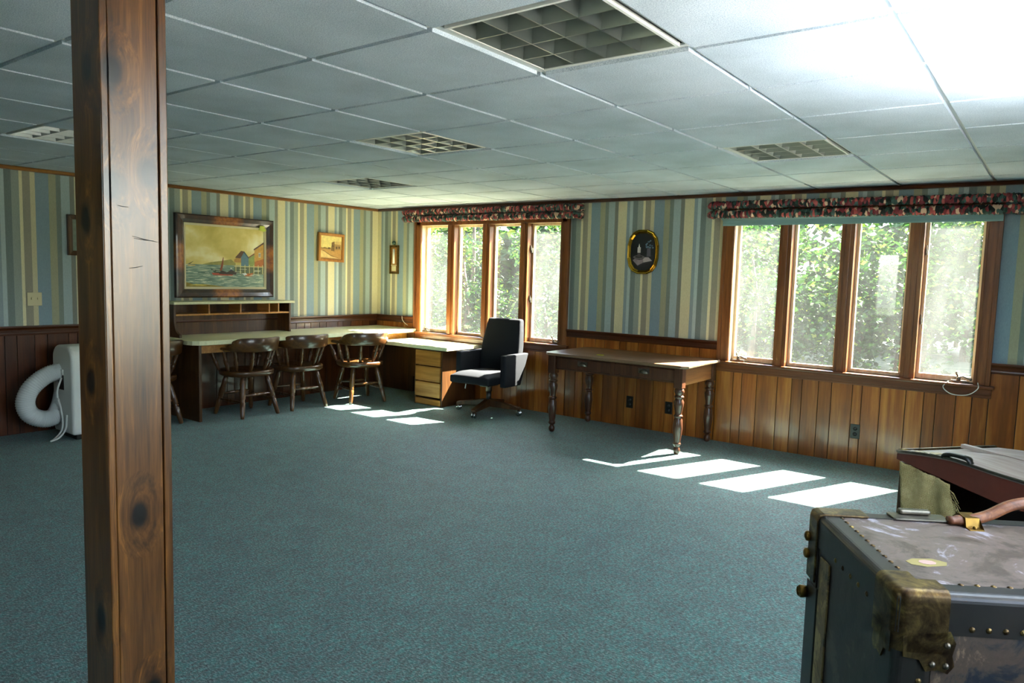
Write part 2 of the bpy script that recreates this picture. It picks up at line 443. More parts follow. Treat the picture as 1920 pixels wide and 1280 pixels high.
# windows -------------------------------------------------------------
M_jamb = wood('window_wood', 'b89a74', 'd8c2a0', 'eee2cc', 'z', .3, 45, coat=.2)  # wood paled to put the sun's glare on jambs and sashes into its colour
def window(n, x0, x1, cranks):
    e = empty('window_%d' % n, ((x0+x1)/2, WY, ZB)); e['kind'] = 'structure'
    cx = (x0+x1)/2; h = (x1-x0)/2; zt = ZT-ZB
    cw = .105; mw = .10; lite = (2*h-2*cw-3*mw)/4
    m = MB()
    # casing with stepped profile
    for s in (-1, 1):
        a, b = s*h, s*(h-cw)
        m.box(min(a,b), max(a,b), -.022, 0, 0, zt)
        m.box(min(a, a-s*.03), max(a, a-s*.03), -.034, -.022, 0, zt)
        m.box(min(b, b+s*.02), max(b, b+s*.02), -.028, -.022, 0, zt)
    m.box(-h, h, -.022, 0, zt-cw, zt); m.box(-h, h, -.034, -.022, zt-.03, zt)
    m.build('casing', M_trim_z, e, bevel=.003)
    mm = []
    x = -h+cw
    lites = []
    for k in range(4):
        lites.append((x, x+lite)); x += lite
        if k < 3: mm.append((x, x+mw)); x += mw
    for a, b in mm:
        q = MB().box(a, b, -.02, TH-.02, 0, zt-cw).box(a+.03, b-.03, -.032, -.02, 0, zt-cw)
        q.build('mullion', M_trim_z, e, bevel=.003)
    j = MB()
    j.box(-h+cw-.02, -h+cw, 0, TH-.02, 0, zt-cw); j.box(h-cw, h-cw+.02, 0, TH-.02, 0, zt-cw); j.box(-h+cw, h-cw, 0, TH-.02, zt-cw, zt-cw+.02)
    j.build('jamb', M_jamb, e)
    st = MB().box(-h-.03, h+.03, -.055, TH+.02, -.025, 0)
    st.build('stool', M_trim, e, bevel=.008)
    MB().box(-h-.015, h+.015, -.03, -.013, -.075, -.026).box(-h-.015, h+.015, -.022, -.013, -.095, -.075).build('apron', M_trim, e, bevel=.004)
    for k, (a, b) in enumerate(lites):
        op = k in (0, 3); s = .022; gy = .085
        f = MB()
        zb = .012; ztp = zt-cw
        bb = .03 if op else .016
        f.box(a, a+s, gy-.02, gy+.02, zb, ztp); f.box(b-s, b, gy-.02, gy+.02, zb, ztp)
        f.box(a+s, b-s, gy-.02, gy+.02, zb, zb+bb); f.box(a+s, b-s, gy-.02, gy+.02, ztp-s, ztp); f.box(a, b, gy-.02, gy+.03, 0, zb)
        sash = f.build('sash', M_jamb, e, bevel=.002)
        MB().box(a+s, b-s, gy-.002, gy+.002, zb+bb, ztp-s).build('pane', M_glass, sash)
        if op:
            MB().box(a+s, b-s, gy-.0165, gy-.0155, zb+bb, ztp-s).build('insect_screen', M_screen, sash)
            L = MB()
            for zz in (.42, .95):
                xx = b-s*.5 if k == 0 else a+s*.5
                L.box(xx-.006, xx+.006, gy-.045, gy-.02, zz, zz+.05); L.box(xx-.004, xx+.004, gy-.055, gy-.045, zz+.02, zz+.075)
            L.build('sash_lock', M_steel, sash)
    for cxr in cranks:
        c = MB(); x = cxr-cx
        c.box(x-.05, x+.05, .0, .03, 0, .018); c.lathe([(.016,0),(.016,.02),(.01,.028)], 12, M=Matrix.Translation((x,.01,.016)))
        c.tube([(x,.01,.04),(x+.03,-.01,.05),(x+.075,-.025,.035)], .006, 8); c.sphere((x+.078,-.027,.036), .011)
        c.tube([(x,.01,.03),(x-.02,.0,.075),(x-.012,-.005,.085)], .006, 8)
        c.build('crank_handle', M_steel, e, bevel=.002)
    return e
w1 = window(1, W1[0], W1[1], (-6.06, -4.22)); w2 = window(2, W2[0], W2[1], (-2.25, -.57))
def plain_window(n, M, w, z0, z1, k):
    e = empty('window_%d' % n); e.matrix_world = M; e['kind'] = 'structure'
    f = MB(); h = w/2; g = (w-.06)/k
    for i in range(k+1): f.box(-h+g*i, -h+g*i+.06, -.01, .12, z0, z1)
    for i in range(k): f.box(-h+g*i+.06, -h+g*(i+1), -.01, .12, z1-.06, z1).box(-h+g*i+.06, -h+g*(i+1), -.01, .12, z0, z0+.06)
    f.build('frame', M_trim_z, e, bevel=.003)
    for i in range(k): MB().box(-h+g*i+.06, -h+g*(i+1), .06, .064, z0+.06, z1-.06).build('pane', M_glass, e)
plain_window(3, Matrix.Translation((RX, sum(W3)/2, 0)) @ Matrix.Rotation(-PI/2, 4, 'Z'), W3[1]-W3[0], .85, 2.08, 3)

plain_window(4, Matrix.Translation((-2.4, BY, 0)) @ Matrix.Rotation(PI, 4, 'Z'), .7, .85, 2.05, 1)  # small rear window out of view, added as fill light
# valances -------------------------------------------------------------
def valance(x0, x1, zc, label, dz=.0):
    e = empty('valance', ((x0+x1)/2, WY, zc), 0, label, 'valance', 'floral valances over the windows')
    h = (x1-x0)/2; rnd = random.Random(int(abs(x0)*10))
    for k, (z, r, yy) in enumerate(((.0, .034, -.105), (-.078, .035, -.1))):
        m = MB(); n = int((x1-x0)/.009); seg = 18
        pts = [(-h+.03, -.005)] + [(-h+.005, -.05), (-h+.02, -.09)]
        line = [(-h+.03+(2*h-.06)*i/n, yy) for i in range(n+1)]
        pts = [(-h+.012, -.0), (-h+.01, -.03), (-h+.012, -.07)]+line+[(h-.012, -.07), (h-.01, -.03), (h-.012, 0)]
        N = len(pts); vs = []; fs = []
        for i, (px, py) in enumerate(pts):
            a = pts[max(0, i-1)]; b = pts[min(N-1, i+1)]
            d = Vector((b[0]-a[0], b[1]-a[1], 0)).normalized(); nn = Vector((-d.y, d.x, 0))
            rr = r*(.86+.2*rnd.random()); t = (px+h)/(2*h)
            for s in range(seg):
                q = 2*PI*s/seg
                w = rr*(1+.1*math.sin(q*3+i*1.9)+.07*rnd.uniform(-1,1))
                v = Vector((px, py, z+dz*(t-.5)))+nn*math.cos(q)*w*.95+Vector((0,0,1))*math.sin(q)*w
                vs.append((v.x+rnd.uniform(-.003,.003), min(v.y,-.002), v.z))
        for i in range(N-1):
            for s in range(seg):
                a = i*seg+s; b = i*seg+(s+1) % seg; fs.append((a, b, b+seg, a+seg))
        fs.append(tuple(range(seg))); fs.append(tuple(range((N-1)*seg, N*seg)))
        m.add(vs, fs, 0, True); m.build('gathered_sleeve', M_floral, e)
    return e
valance(-6.37, -3.91, 2.14, 'rolled floral valance over the window behind the low desk', -.01)
valance(-2.55, -.26, 2.092, 'rolled floral valance over the window with the pale roller blind', -.02)
rb = empty('roller_blind', (-1.404, WY-.05, 1.965), 0, 'pale teal roller blind pulled up under the floral valance', 'blind')
M_blind = plain('blind_fabric', '7f9f9f', .7)
MB().tube([(-1.035,.0,.03),(1.035,.0,.03)], .024, 16).build('roll', M_blind, rb)
MB().box(-1.03,1.03,-.004,.004,-.03,.03).box(-1.03,1.03,-.007,.007,-.04,-.02).build('hem_bar', M_blind, rb, bevel=.002)

# ------------------------------------------------------------------ wooden post
p = empty('wooden_post', (-1.864, .871, 0), 0, 'tall boxed brown pine post standing on the carpet near the camera', 'post')
X1, X0, Y0, Y1 = .071, -.075, -.078, .078
for name, bx in (('side_board', (X0, X1, Y0, Y0+.017)), ('side_board', (X0, X1, Y1-.021, Y1)), ('face_board', (X1-.019, X1-.001, Y0+.0175, Y1-.0235)), ('face_board', (X0, X0+.018, Y0+.018, Y1-.022))):
    MB().box(bx[0], bx[1], bx[2], bx[3], 0, CZ).build(name, M_post, p, bevel=.0025)

M_scr = plain('scratch_dark', '120a05', .6)
fb = [o for o in p.children if o.name.startswith('face_board')][0]
for y0, z0, y1, z1 in ((-.012,1.512,.052,1.500),(-.008,1.507,.04,1.503),(-.02,1.435,.012,1.441),(-.045,1.582,-.02,1.580)):
    MB().tube([(X1-.0008,y0,z0),(X1-.0008,(y0+y1)/2,(z0+z1)/2-.001),(X1-.0008,y1,z1)], [.0004,.0011,.0004], 6).build('scratch', M_scr, fb)

# ------------------------------------------------------------------ desk along left wall
DT = .765
d = empty('desk', (-6.55, 4.9, 0), 0, 'long built-in desk with cream laminate top along the striped wall', 'desk')
poly = [(-.35, -1.40), (.23, -1.40), (.29, -1.385), (.335, -1.34), (.35, -1.28), (.35, 1.43), (-.35, 1.43)]
MB().prism(poly, DT-.042, DT).build('desk_top', M_lam, d, bevel=.004)
MB().box(-.34, .25, -1.3, -1.272, 0, DT-.043).build('support_panel', M_dark, d, bevel=.002)
MB().box(.20, .222, -1.27, 1.42, DT-.13, DT-.043).build('apron', M_drawer, d, bevel=.002)
MB().box(-.34, .34, 1.395, 1.425, .0, DT-.043).build('end_panel', M_dark, d, bevel=.002)
l = empty('low_desk', (-5.68, 6.03, 0), 0, 'lower cream topped desk with three wooden drawers under the window', 'desk')
LT = .655
MB().box(-.515, .52, -.30, .285, LT-.04, LT).build('desk_top', M_lam, l, bevel=.004)
c = MB()
c.box(.03,.05,-.275,.27,0,LT-.041); c.box(.42,.44,-.275,.27,0,LT-.041); c.box(.05,.42,.25,.27,0,LT-.041)
c.box(.05,.42,-.275,.25,.055,.075); c.box(.05,.42,-.265,-.25,0,.055); c.box(.05,.42,-.275,-.255,LT-.06,LT-.041)
cab = c.build('drawer_cabinet', M_dark, l, bevel=.002)
for k in range(3):
    z = .095+k*.172
    MB().box(.052,.418,-.29,-.05,z,z+.16).build('drawer', M_drawer, l, bevel=.004)
MB().box(.052,.418,-.285,-.266,.008,.07).build('plinth', M_drawer, l, bevel=.003)
MB().box(-.5,.03,.2,.22,.2,LT-.041).build('back_panel', M_dark, l)

# hutch
h = empty('desk_hutch', (-6.77, 4.22, DT), 0, 'dark pigeonhole hutch with cream top standing on the long desk below the harbor painting', 'shelf')
HH = .335
MB().box(-.13,.145,-.675,.675,HH-.025,HH).build('top', M_lam, h, bevel=.004)
def side(y0, y1, nm):
    pf = [(-.125,0),(.20,0),(.20,.03)]
    for k in range(1, 8): 
        a = k/8*PI/2; pf.append((.20-.10*math.sin(a), .03+.14*(1-math.cos(a))))
    pf += [(.10,.2),(.10,HH-.026),(-.125,HH-.026)]
    MB().prism(pf, y0, y1, 'y').build(nm, M_dark, h, bevel=.002)
side(-.655,-.633,'side_panel')
pf = [(-.125,0),(.10,0),(.10,HH-.026),(-.125,HH-.026)]
MB().prism(pf, .633, .655, 'y').build('side_panel', M_dark, h, bevel=.002)
MB().box(-.125,-.11,-.632,.632,0,HH-.027).build('back', M_dark, h)
MB().box(-.109,.10,-.632,.632,.20,.217).build('shelf', M_drawer, h, bevel=.001)
for y in (-.295,.05,.385,.50):
    MB().box(-.109,.10,y-.007,y+.007,.2175,HH-.027).build('divider', M_drawer, h, bevel=.001)

# ------------------------------------------------------------------ captain chairs
def make_chair():
    e = empty('captain_chair', (0,0,0))
    # local: faces -x ; back towards +x
    seat = []
    for k in range(36):
        a = 2*PI*k/36; ca, sa = math.cos(a), math.sin(a)
        rx = .225 if ca > 0 else .235; ry = .245
        n = 2.6
        seat.append((rx*math.copysign(abs(ca)**(2/n), ca), ry*math.copysign(abs(sa)**(2/n), sa)))
    zs0, zs1 = .392, .448
    m = MB(); n = 36; vs = []; fs = []
    rings = [(1,zs0+.01,.93),(1,zs0,.86),(1,zs1-.008,1.0),(1,zs1,.975),(1,zs1-.004,.8),(1,zs1-.012,.5),(1,zs1-.012,.2)]
    order = [(zs0,.9),(zs0+.012,.98),(zs1-.01,1.0),(zs1,.97),(zs1-.004,.8),(zs1-.012,.5),(zs1-.01,.15)]
    for z, s in order:
        for a, b in seat: vs.append((a*s, b*s, z+(.006*math.cos(b*20)*(1 if s < .6 else 0))))
    for j in range(len(order)-1):
        for k in range(n): fs.append((j*n+k, j*n+(k+1) % n, (j+1)*n+(k+1) % n, (j+1)*n+k))
    fs.append(tuple(range(n-1,-1,-1))); fs.append(tuple(range((len(order)-1)*n, len(order)*n)))
    m.add(vs, fs, 0, True).build('seat', M_chair_h, e)
    # bow: arm rail, sweeping from arm tips around the back; taller crest at back
    def bow(t):   # t -1..1
        a = t*R(112); return Vector((.03+.245*math.cos(a) if abs(t) < .8 else .03+.245*math.cos(a), .285*math.sin(a), 0))
    pts = []
    for k in range(41):
        t = -1+2*k/40
        if abs(t) <= .62:
            a = t/.62*R(90); q = Vector((.0+.265*math.cos(a), .275*math.sin(a)))
        else:
            s = (abs(t)-.62)/.38; q = Vector((-.27*s, math.copysign(.275+.02*math.sin(s*PI), t)))
        pts.append((t, q))
    vs = []; fs = []; ns = 8
    for k, (t, q) in enumerate(pts):
        a = pts[max(0,k-1)][1]; b = pts[min(40,k+1)][1]; dd = (b-a).normalized(); nn = Vector((dd.y, -dd.x))
        cr = max(0, 1-(abs(t)/.52)**4) if abs(t) < .52 else 0
        cr = cr*cr*(3-2*cr)
        wd = .032-.008*cr; z0 = .655-.015*cr; z1 = .682+.093*cr
        tip = 1 if abs(t) < .9 else 1-.35*((abs(t)-.9)/.1)**2
        wd *= tip+.25*(1 if abs(t) > .72 else 0)
        lean = .02*cr
        sec = [(-wd,z0+.005),(-wd*.7,z0),(wd*.7,z0),(wd,z0+.006),(wd+lean,z1-.008),(wd*.6+lean*1.2,z1),(-wd*.6+lean*1.2,z1),(-wd+lean,z1-.008)]
        for o, z in sec: vs.append((q.x+nn.x*o, q.y+nn.y*o, z))
    N = len(pts)
    for i in range(N-1):
        for s in range(ns): fs.append((i*ns+s, i*ns+(s+1) % ns, (i+1)*ns+(s+1) % ns, (i+1)*ns+s))
    fs.append(tuple(range(ns))); fs.append(tuple(range((N-1)*ns, N*ns)))
    MB().add(vs, fs, 0, True).build('arm_bow', M_chair_h, e)
    sp = [(r*1.4,z) for r,z in [(.009,0),(.011,.03),(.014,.07),(.016,.10),(.011,.112),(.0165,.118),(.011,.125),(.0165,.131),(.0105,.14),(.013,.17),(.01,.22),(.008,.26)]]
    for t in (-.86,-.62,-.38,-.13,.13,.38,.62,.86):
        k = min(range(41), key=lambda i: abs(pts[i][0]-t)); q = pts[k][1]
        top = Vector((q.x, q.y, .665)); bot = Vector((q.x*.72-.012, q.y*.74, zs1-.006))
        Mx, L = between(bot, top)
        MB().lathe([(r, z/.26*L) for r, z in sp], 12, 0, Mx).build('spindle', M_chair, e)
    lg = [(r*1.38,z) for r,z in [(.012,0),(.015,.03),(.0165,.10),(.019,.15),(.013,.165),(.0195,.172),(.0135,.18),(.0195,.19),(.021,.26),(.018,.31),(.0215,.335),(.018,.36),(.014,.41)]]
    feet = {}
    for sx in (-1, 1):
        for sy in (-1, 1):
            f = Vector((sx*.215, sy*.205, 0)); tp = Vector((sx*.125, sy*.135, zs0+.004)); feet[(sx,sy)] = (f, tp)
            Mx, L = between(f, tp)
            MB().lathe([(r, z/.41*L) for r, z in lg], 12, 0, Mx).build('leg', M_chair, e)
    st = [(.007,0),(.009,.1),(.012,.25),(.015,.4),(.011,.44),(.015,.47),(.015,.53),(.011,.56),(.015,.6),(.012,.75),(.009,.9),(.007,1)]
    def at(key, z): f, tp = feet[key]; return f+(tp-f)*(z/(zs0))
    for a, b, z in (((-1,-1),(1,-1),.15),((-1,1),(1,1),.15),((-1,-1),(-1,1),.2),((1,-1),(1,1),.21)):
        Mx, L = between(at(a,z), at(b,z))
        MB().lathe([(r*1.1, z_*L) for r, z_ in st], 10, 0, Mx).build('stretcher', M_chair, e)
    return e
ch = make_chair()
for i, (x, y, rz, lab) in enumerate((
    (-6.365, 4.135, 3, 'brown wooden captain chair nearest the desk support panel, its back below the harbor painting'),
    (-6.36, 4.735, -4, 'brown wooden captain chair in the middle of the three at the long desk'),
    (-6.19, 5.435, -16, 'brown wooden captain chair nearest the window, turned slightly and sunlit on its seat'),
    (-6.56, 3.24, 4, 'brown wooden captain chair mostly hidden behind the wooden post'))):
    o = ch if i == 0 else copy_tree(ch)
    o.location = (x, y, 0); o.rotation_euler = (0,0,R(rz)); tag(o, lab, 'chair', 'captain chairs at the long desk')

# ------------------------------------------------------------------ office chair
fa = math.atan2(-.28, .96)   # local front is -y
oc = empty('office_chair', (-4.70, 5.885, 0), R(4), 'black fabric office chair on casters in front of the window', 'chair')
def cushion(name, mb, mat, parent, bev=.03):
    o = mb.build(name, mat, parent, bevel=bev, seg=4)
    for q in o.data.polygons: q.use_smooth = True
    return o
s_ = MB()
def pillow(x0, x1, y0, y1, z0, z1, crown=.02, n=8):
    vs = []; fs = []
    for top in (1, 0):
        for i in range(n+1):
            for j in range(n+1):
                u, v = i/n*2-1, j/n*2-1
                z = (z1-.02+crown*(1-u**4)*(1-v**4)+.02*(1-max(abs(u),abs(v))**8)) if top else z0
                vs.append((x0+(x1-x0)*i/n, y0+(y1-y0)*j/n, z))
    K = (n+1)*(n+1)
    for i in range(n):
        for j in range(n):
            a = i*(n+1)+j; fs.append((a, a+n+1, a+n+2, a+1)); fs.append((K+a, K+a+1, K+a+n+2, K+a+n+1))
    for i in range(n):
        for (a, b) in ((i*(n+1),(i+1)*(n+1)), (i*(n+1)+n,(i+1)*(n+1)+n), (i,i+1), (n*(n+1)+i,n*(n+1)+i+1)):
            fs.append((a, b, K+b, K+a))
    return vs, fs
vs, fs = pillow(-.245,.245,-.36,.2,.34,.44)
cushion('seat', MB().add(vs, fs), M_blackfab, oc, .022)
# back: tapered, leaning away
bk = MB()
def backsec(z, w, yc, t): return [(-w,yc-t,z),(w,yc-t,z),(w,yc+t,z),(-w,yc+t,z)]
secs = [(.40,.235,.19,.05),(.55,.24,.21,.055),(.70,.238,.235,.055),(.85,.222,.265,.05),(.98,.205,.29,.042)]
vs = []; fs = []
for z, w, yc, t in secs: vs += backsec(z, w, yc, t)
for j in range(len(secs)-1):
    for k in range(4): fs.append((j*4+k, j*4+(k+1) % 4, j*4+4+(k+1) % 4, j*4+4+k))
fs += [(3,2,1,0), tuple(range(len(vs)-4, len(vs)))]
bo = cushion('backrest', bk.add(vs, fs), M_blackfab, oc, .022)
for sx in (-1, 1):
    poly = [(-.17,.31),(-.17,.635),(.27,.635),(.13,.31)]
    a, b = sx*.247, sx*.31
    cushion('arm_panel', MB().prism(poly, min(a,b), max(a,b), 'x'), M_blackfab, oc, .012)
MB().box(-.14,.14,-.12,.12,.318,.339).lathe([(.035,.23),(.035,.32)], 14).box(-.05,.05,-.1,.1,.285,.319).build('mechanism', M_steel, oc, bevel=.003)
MB().lathe([(.028,.10),(.028,.25),(.02,.25),(.02,.30)], 14).build('column', M_blk, oc)
lev = MB().tube([(-.13,-.1,.32),(-.2,-.13,.31),(-.21,-.13,.25)], .007, 8); lev.build('lever', M_white, oc)
for k in range(4):
    a = R(-16+8+90*k)-R(-16)
    Mx = Matrix.Rotation(PI/2*k+R(10), 4, 'Z')
    MB().prism([(.0,.075),(.06,.07),(.36,.062),(.36,.092),(.06,.145),(.0,.15)], -.028, .028, 'y', 0, Mx).build('base_arm', M_dark, oc, bevel=.006)
    w = MB()
    w.lathe([(.008,.02),(.008,.065)], 8, 0, Mx @ Matrix.Translation((.335,0,0)))
    for s in (-1, 1):
        w.lathe([(.012,-.009),(.027,-.007),(.03,0),(.027,.007),(.012,.009)], 16, 0, Mx @ Matrix.Translation((.345, s*.014, .03)) @ Matrix.Rotation(PI/2, 4, 'X'))
    w.build('caster', M_chrome, oc)

# ------------------------------------------------------------------ turned-leg table
TZ = .745
tb = empty('writing_table', (-3.085, 5.925, 0), 0, 'old brown table with turned legs and two drawers between the windows', 'table')
hx, hy = .705, .39
pl = [(-hx+.05,-hy),(hx-.05,-hy),(hx,-hy+.05),(hx,hy-.05),(hx-.05,hy),(-hx+.05,hy),(-hx,hy-.05),(-hx,-hy+.05)]
MB().prism(pl, TZ-.026, TZ).build('table_top', M_tabletop, tb, bevel=.008, seg=3)
lp = [(.018,0),(.026,.012),(.03,.03),(.026,.05),(.016,.062),(.03,.075),(.034,.09),(.026,.10),(.032,.14),(.041,.22),(.036,.29),(.028,.305),(.038,.315),(.038,.325),(.028,.335),(.03,.36),(.04,.41),(.042,.44),(.03,.465),(.04,.475),(.041,.485),(.03,.495),(.036,.51),(.042,.525),(.036,.545),(.027,.555),(.03,.562),(.03,.57)]
for sx in (-1, 1):
    for sy in (-1, 1):
        x, y = sx*(hx-.08), sy*(hy-.065)
        MB().lathe(lp, 18, 0, Matrix.Translation((x,y,0))).box(x-.036,x+.036,y-.036,y+.036,.553,TZ-.0265).build('leg', M_table, tb, bevel=.003)
ax, ay = hx-.08-.037, hy-.065-.037
MB().box(-ax,ax,hy-.075,hy-.055,.572,TZ-.0265).build('apron', M_apron, tb)
for sx in (-1, 1):
    x = sx*(hx-.08); MB().box(x-.012+sx*.012,x+.012+sx*.012,-ay,ay,.572,TZ-.0265).build('apron', M_apron, tb, bevel=.002)
yf = -(hy-.065)-.014
MB().box(-ax,ax,yf,yf+.02,TZ-.04,TZ-.0265).box(-ax,ax,yf,yf+.02,.59,.603).box(-.02,.02,yf,yf+.02,.603,TZ-.04).build('front_rail', M_table, tb)
for sx in (-1, 1):
    dr = MB().box(min(sx*.023,sx*(ax-.004)),max(sx*.023,sx*(ax-.004)),yf-.004,yf+.2,.606,TZ-.043).build('drawer', M_table, tb, bevel=.003)
    pu = MB(); n = 10; xc = sx*(ax+.02)/2; vs = []; fs = []
    for i in range(n+1):
        a = PI*i/n
        for j in range(6):
            b = PI/2*j/5
            vs.append((xc-.042*math.cos(a), yf-.004-.026*math.sin(a)*math.cos(b*.9), .645+.034*math.sin(a)*math.sin(b)))
    for i in range(n):
        for j in range(5): fs.append((i*6+j,i*6+j+1,(i+1)*6+j+1,(i+1)*6+j))
    po = pu.add(vs, fs, 0, True).box(xc-.052,xc+.052,yf-.007,yf-.004,.643,.685).build('cup_pull', M_steel, dr)
    sm = po.modifiers.new('solid','SOLIDIFY'); sm.thickness = .002
tag(MB().prism(roundrect(-.028,.028,-.02,.02,.004), 0, .004).build('sticky_note', plain('note_yellow','c2c83a',.6), loc=(-3.29,5.72,TZ+.0005)), 'small yellow note lying on the table with turned legs', 'note')

# ------------------------------------------------------------------ air conditioner
ac = empty('portable_air_conditioner', (-6.52, 2.76, 0), 0, 'white portable air conditioner with looped hose against the wall behind the post', 'air conditioner')
m = MB()
poly = roundrect(-.17,.2,.04,.765,.11,8,(0,1,1,0))
o = m.prism(poly, -.235, .12, 'y').build('body', M_white, ac, bevel=.025, seg=4)
MB().box(-.15,.18,-.2,.10,0,.045).build('base', M_blk, ac, bevel=.006)
MB().box(-.06,.05,-.2365,-.234,.40,.52).build('side_grille', M_blk, ac)
MB().box(-.06,.05,-.245,-.2345,.525,.57).build('side_handle', M_white, ac, bevel=.004)
pts = []
ctrl = [(-.02,-.15,.53),(-.05,-.25,.54),(-.06,-.35,.50),(-.07,-.44,.41),(-.075,-.475,.30),(-.07,-.44,.205),(-.06,-.35,.16),(-.06,-.27,.175),(-.09,-.21,.26),(-.13,-.17,.36)]
def catmull(P, n):
    P = [Vector(p) for p in P]; out = []
    Q = [P[0]*2-P[1]]+P+[P[-1]*2-P[-2]]
    for i in range(1, len(Q)-2):
        for k in range(n):
            t = k/n; a, b, c_, d_ = Q[i-1:i+3]
            out.append(.5*((2*b)+(c_-a)*t+(2*a-5*b+4*c_-d_)*t*t+(3*b-a-3*c_+d_)*t**3))
    out.append(P[-1]); return out
cv = catmull(ctrl, 22)
MB().tube(cv, [.066+(.005 if k % 3 == 0 else 0) for k in range(len(cv))], 20, up=(1,0,.01)).build('hose', M_hose, ac)
MB().tube(catmull([(.02,-.24,.5),(.02,-.275,.38),(.03,-.255,.25),(.05,-.25,.13),(.08,-.28,.06),(.1,-.34,.012),(.13,-.37,.01),(.13,-.31,.03),(.1,-.25,.09),(.1,-.238,.2)], 10), .008, 8).build('power_cord', M_white, ac)

# ------------------------------------------------------------------ pictures
M_art = {}
def art(c):
    if c not in M_art: M_art[c] = plain('paint_'+c, c, .55, vary=.16, scale=35)
    return M_art[c]
def artmesh(name, parent, polys, w, h, M, step=.0006):
    m = MB(); mats = []
    for k, (c, pts) in enumerate(polys):
        mt_ = c if not isinstance(c, str) else art(c)
        if mt_ not in mats: mats.append(mt_)
        vs = [((u-.5)*w, -step*k, (v-.5)*h) for u, v in pts]
        m.add(vs, [tuple(range(len(pts)))], mats.index(mt_), False, M)
    me_o = m.build(name, mats, parent)
    return me_o
def sky_paint():
    t = NT('painted_sky'); b = t.bsdf(Roughness=.5)
    n = t.noise(t.coord((1,1,1.4)), 2.4, 4, .55, .2)
    r = t.ramp(n, 'Fac', [(.3,'b5a24a'),(.45,'d0bb68'),(.56,'e2cf86'),(.68,'f4ecc6')]); t.l(r,'Color',b,'Base Color'); return t.m
def water_paint():
    t = NT('painted_water'); b = t.bsdf(Roughness=.5)
    n = t.noise(t.coord((1,1,9)), 9, 4, .6, .4)
    r = t.ramp(n, 'Fac', [(.35,'4d6a60'),(.5,'7f988a'),(.6,'a9b49c'),(.68,'e8e6cc')]); t.l(r,'Color',b,'Base Color'); return t.m
def frame_mat():
    t = NT('picture_frame_dark'); b = t.bsdf(Roughness=.3); b.inputs['Coat Weight'].default_value = .4
    c = t.n('ShaderNodeTexCoord'); sp_ = t.n('ShaderNodeSeparateXYZ'); t.l(c,'Object',sp_,0); fs_ = []
    for ax, w in (('Y',.2),('Z',.17)):
        a = t.n('ShaderNodeMath', operation='ABSOLUTE'); t.l(sp_,ax,a,0)
        m = t.n('ShaderNodeMapRange', interpolation_type='SMOOTHSTEP', i_From_Min=w*.4, i_From_Max=w, i_To_Min=1.0, i_To_Max=0.0); t.l(a,0,m,0); fs_.append(m)
    mx = t.n('ShaderNodeMath', operation='MAXIMUM'); t.l(fs_[0],0,mx,0); t.l(fs_[1],0,mx,1)
    n = t.noise(t.coord(), 30, 3); r = t.ramp(n,'Fac',[(.35,'1f0e06'),(.65,'3a1d0c')]); r2 = t.ramp(n,'Fac',[(.35,'7a3f12'),(.65,'a8641f')])
    k = t.mix((mx,0),(r,'Color'),(r2,'Color')); t.l(k,2,b,'Base Color'); return t.m
M_frame = frame_mat()
def rect(u0,u1,v0,v1): return [(u0,v0),(u1,v0),(u1,v1),(u0,v1)]
def frame(e, w, h, prof, mat, Mw, name='frame'):
    # prof: list of (inset, depth) stepped mitred profile, wall plane at y=0, front is -y
    m = MB(); vs = []; fs = []
    for ins_, dp in prof:
        a, b = w/2-ins_, h/2-ins_
        vs += [(-a,-dp,-b),(a,-dp,-b),(a,-dp,b),(-a,-dp,b)]
    n = len(prof)
    for j in range(n-1):
        for k in range(4): fs.append((j*4+k, j*4+(k+1) % 4, j*4+4+(k+1) % 4, j*4+4+k))
    m.add(vs, fs, 0, False, Mw); return m.build(name, mat, e)
ML = Matrix.Rotation(PI/2, 4, 'Z')   # local -y -> +x (faces room from left wall)
hp = empty('harbor_painting', (LX+.001, 4.245, 1.54), 0, 'large harbor painting in wide dark frame hung on the striped wall above the hutch', 'painting')
frame(hp, 1.09, .82, [(0,0),(0,.045),(.012,.055),(.05,.05),(.075,.035),(.085,.033)], M_frame, ML)
frame(hp, .92, .65, [(0,.03),(0,.036),(.004,.037),(.022,.027),(.022,.022)], plain('linen_liner','cfc3a2',.7), ML, 'liner')
def ell(cx, cy, rx, ry, n=16, a0=0, a1=360): return [(cx+rx*math.cos(R(a0+(a1-a0)*k/n)), cy+ry*math.sin(R(a0+(a1-a0)*k/n))) for k in range(n+(0 if a1-a0 == 360 else 1))]
polys = [(sky_paint(), rect(0,1,0,1)), ('9a9350', [(.2,.37),(.3,.41),(.45,.44),(.56,.47),(.62,.40),(.62,.36),(.2,.36)]),
  (water_paint(), rect(0,1,0,.37)),
  ('b98a44', [(.60,.42),(.72,.42),(.72,.5),(.66,.53),(.60,.47)]),
  ('55788a', [(.69,.34),(.79,.34),(.79,.52),(.72,.60),(.69,.52)]), ('5a3a22', [(.61,.50),(.69,.62),(.735,.61),(.68,.49)]), ('37505c', [(.72,.60),(.735,.61),(.80,.50),(.79,.49)]),
  ('8a9a50', [(.79,.36),(.87,.36),(.87,.58),(.79,.52)]), ('7a3a28', [(.79,.52),(.87,.59),(.87,.57),(.79,.50)]),
  ('c99642', [(.87,.38),(1,.38),(1,.78),(.87,.67)]), ('4a2a20', [(.86,.66),(1,.79),(1,.76),(.86,.635)]), ('b0642c', [(.87,.36),(1,.36),(1,.5),(.87,.44)]),
  ('e8e2cc', rect(.925,.955,.52,.60)), ('33302a', rect(.93,.938,.53,.59)), ('33302a', rect(.943,.95,.53,.59)),
  ('5a6448', [(.60,.24),(.99,.22),(.99,.36),(.60,.36)])]
for k in range(7): polys.append(('cfc58c', rect(.615+.06*k,.625+.06*k,.23,.385)))
